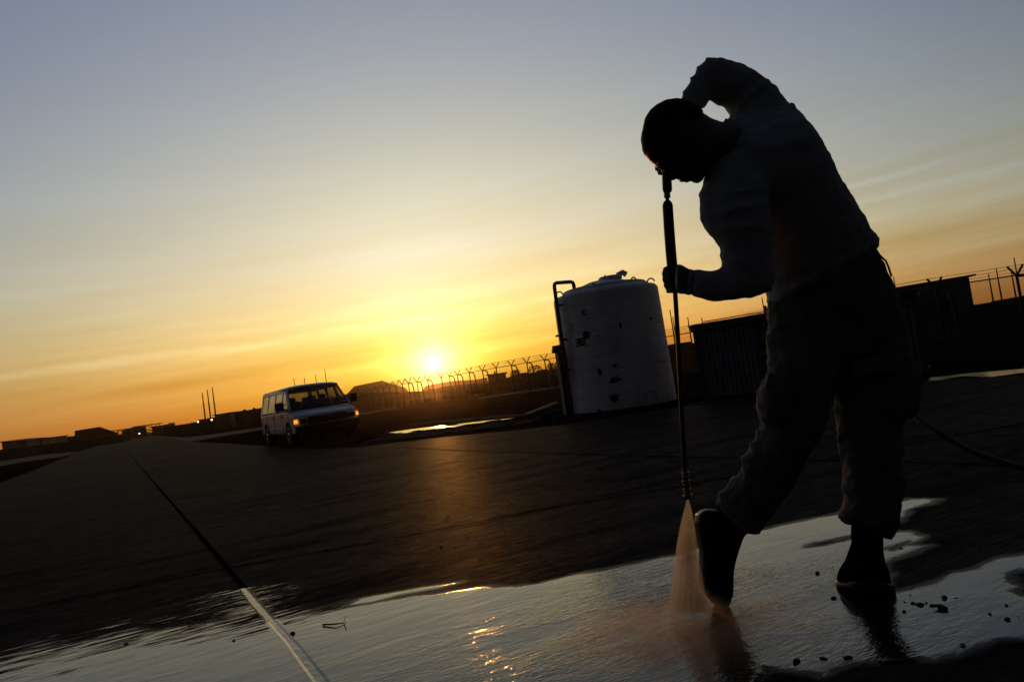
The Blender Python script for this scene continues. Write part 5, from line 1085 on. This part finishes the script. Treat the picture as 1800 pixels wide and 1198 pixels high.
def hands(mb):
    # fingers of the near hand curl round the grip: knuckles right of it, tips coming back behind
    Yg = YH+.085*(490-350)/526*3.3
    Yc = Yl(488)
    for k, (y_, x_, r) in enumerate([(481, 1163, .0098), (491, 1164, .0102), (501, 1166.5, .0098), (510.5, 1170, .0088)]):
        gx = 1177+(y_-440)*.09+2
        mb.tube([at(1201, y_-1, Yc-.022), at(gx+8, y_-1, Yc-.036), at(gx-4, y_, Yc-.034), at(x_+5, y_, Yc-.018), at(x_+4.5, y_+.5, Yc+.004), at(gx-4, y_+1, Yc+.024), at(gx+4, y_+1, Yc+.027)], [r, r*1.05, r, r*.98, r*.95, r*.88, r*.75], 10)
    mb.tube([at(1203, 478, Yc+.012), at(1194, 470, Yc+.024), at(1182, 470, Yc+.030), at(1172, 473, Yc+.024), at(1169, 471.5, Yc+.016)], [.014, .0115, .0105, .0095, .008], 10)
    # knuckle of the index finger showing above the thumb
    mb.tube([at(1196, 470, Yc-.018), at(1184, 470, Yc-.030), at(1173, 472, Yc-.026), at(1167, 474, Yc-.012)], [.010, .010, .009, .008], 10)
    # far hand on the trigger gun, behind the face
    for k in range(4):
        y_ = 268+k*8; mb.tube([at(1186+k*1.5, y_, 2.262), at(1174+k*1.2, y_+2, 2.245), at(1168+k*1.2, y_+4, 2.222), at(1176, y_+6, 2.205)], [.0095, .0095, .009, .0075], 8)
    mb.tube([at(1192, 262, 2.27), at(1182, 258, 2.24), at(1180, 268, 2.215)], [.012, .010, .008], 8)
def face(mb):
    YF = YHd
    # nose, lips, chin, brow and ears
    mb.tube([at(1168, 300, YF), at(1178, 309, YF), at(1187, 312, YF)], [.012, .013, .0115], 10)
    mb.ell(at(1187, 311.5, YF-.012), (.008, .008, .008), 8, 6); mb.ell(at(1187, 311.5, YF+.012), (.008, .008, .008), 8, 6)
    mb.ell(at(1199.5, 315, YF), (.010, .022, .008), 12, 8); mb.ell(at(1208.5, 315.5, YF), (.0095, .020, .009), 12, 8); mb.ell(at(1226, 314, YF), (.018, .024, .013), 12, 8)
    mb.ell(at(1158, 292, YF-.03), (.010, .022, .008), 10, 6); mb.ell(at(1158, 292, YF+.03), (.010, .022, .008), 10, 6)
    mb.ell(at(1172, 298, YF-.03), (.011, .012, .009), 10, 8); mb.ell(at(1172, 298, YF+.03), (.011, .012, .009), 10, 8)
    for s in (-1, 1):
        c = at(1205, 250, YF+s*.078); mb.tube([c+Vector((.016*math.cos(q)*1.0, s*.004, .028*math.sin(q))) for q in np.linspace(0, 5.3, 12)], .006, 6); mb.ell(c, (.013, .006, .02), 8, 6)
bd = part([head, neck, wrist_near, far_hand, inset(torso, .8, .75), inset(uparm_far, .62, .7), inset(nearm, .6, .65), inset(nearf, .62, .65), inset(collar, .8, .8), inset(hips, .84, .8), inset(legL, .66, .66), inset(legR, .64, .66),
           [((1285, 900), (1318, 920), 2.50, .028), ((1272, 920), (1296, 935), YL-.03, .028), ((1252, 960), (1276, 970), YL-.02, .026), ((1254, 1015), (1274, 1018), YL, .028)],
           [((1512, 900), (1536, 910), YR_, .028), ((1512, 960), (1536, 964), YR_, .028), ((1500, 1000), (1538, 1002), YR_-.03, .05)]],
          'body', M['skin'], .0048, 1, (), extra=lambda mb: (hands(mb), face(mb)), sup=1.0)
# hair: close cropped, a thin cap over the skull
hair = [((1127.6, 236), (1128.2, 252), YHd, .022), ((1133.5, 209), (1128.6, 262), YHd, .048), ((1142, 195.5), (1132.5, 271), YHd, .062), ((1154, 185.5), (1139, 277), YHd, .072), ((1170, 178), (1148, 270), YHd, .078), ((1190, 176), (1170, 250), YHd, .080), ((1211, 182), (1190, 245), YHd, .077), ((1226, 190), (1206, 240), YHd, .070), ((1234, 197), (1218, 236), YHd, .058)]
part([hair], 'hair', M['hair'], .005, 1, ((.004, .003, 'CLOUDS'),), sup=1.0)
mb = MB()
for s in (-1, 1):
    mb.tube([at(1156, 299, YHd+s*.012), at(1153, 297, YHd+s*.035), at(1160, 292, YHd+s*.066), at(1185, 268, YHd+s*.08), at(1203, 250, YHd+s*.084)], .0028, 6)
    mb.tube([at(1156, 299, YHd+s*.01), at(1158, 306, YHd+s*.012), at(1166, 307, YHd+s*.03), at(1164, 298, YHd+s*.06), at(1156, 292, YHd+s*.05), at(1152.5, 293, YHd+s*.03), at(1153, 299, YHd+s*.012)], .0026, 6)
gl_ = mb.build('glasses', M['rubber'], per)
for s in (-1, 1):
    mb = MB(); q = [at(1154, 300, YHd+s*.012), at(1158, 306, YHd+s*.013), at(1166, 307, YHd+s*.03), at(1164, 298, YHd+s*.058), at(1156, 293, YHd+s*.05), at(1152.5, 294, YHd+s*.03)]; mb.rings([q, [p+Vector((.0016, 0, .001)) for p in q]]); mb.build('lens', M['glassdark'], gl_)
# --- cuff of the near sleeve
part([[((1218, 473.5), (1214, 519), 2.21, .034), ((1209, 472), (1205, 518), 2.213, .032)]], 'cuff', M['shirt'], .005, 1, (), sup=.95)

# ------------------------------------------------------------------ haze: the evening air between here and the far skyline
if HAZE > 0:
    hz = MB(); hz.hexa([(-420, -20, -1.3), (420, -20, -1.3), (420, 420, -1.3), (-420, 420, -1.3), (-420, -20, 30), (420, -20, 30), (420, 420, 30), (-420, 420, 30)])
    hm = bpy.data.materials.new('haze_air'); hm.use_nodes = True; t = hm.node_tree; t.nodes.clear(); v = t.nodes.new('ShaderNodeVolumePrincipled'); om = t.nodes.new('ShaderNodeOutputMaterial'); t.links.new(v.outputs[0], om.inputs['Volume'])
    v.inputs['Density'].default_value = HAZE; v.inputs['Color'].default_value = (1, .84, .66, 1); v.inputs['Anisotropy'].default_value = .965
    ho = hz.build('haze', hm); ho['kind'] = 'stuff'; ho['label'] = 'thin evening haze glowing towards the low sun'
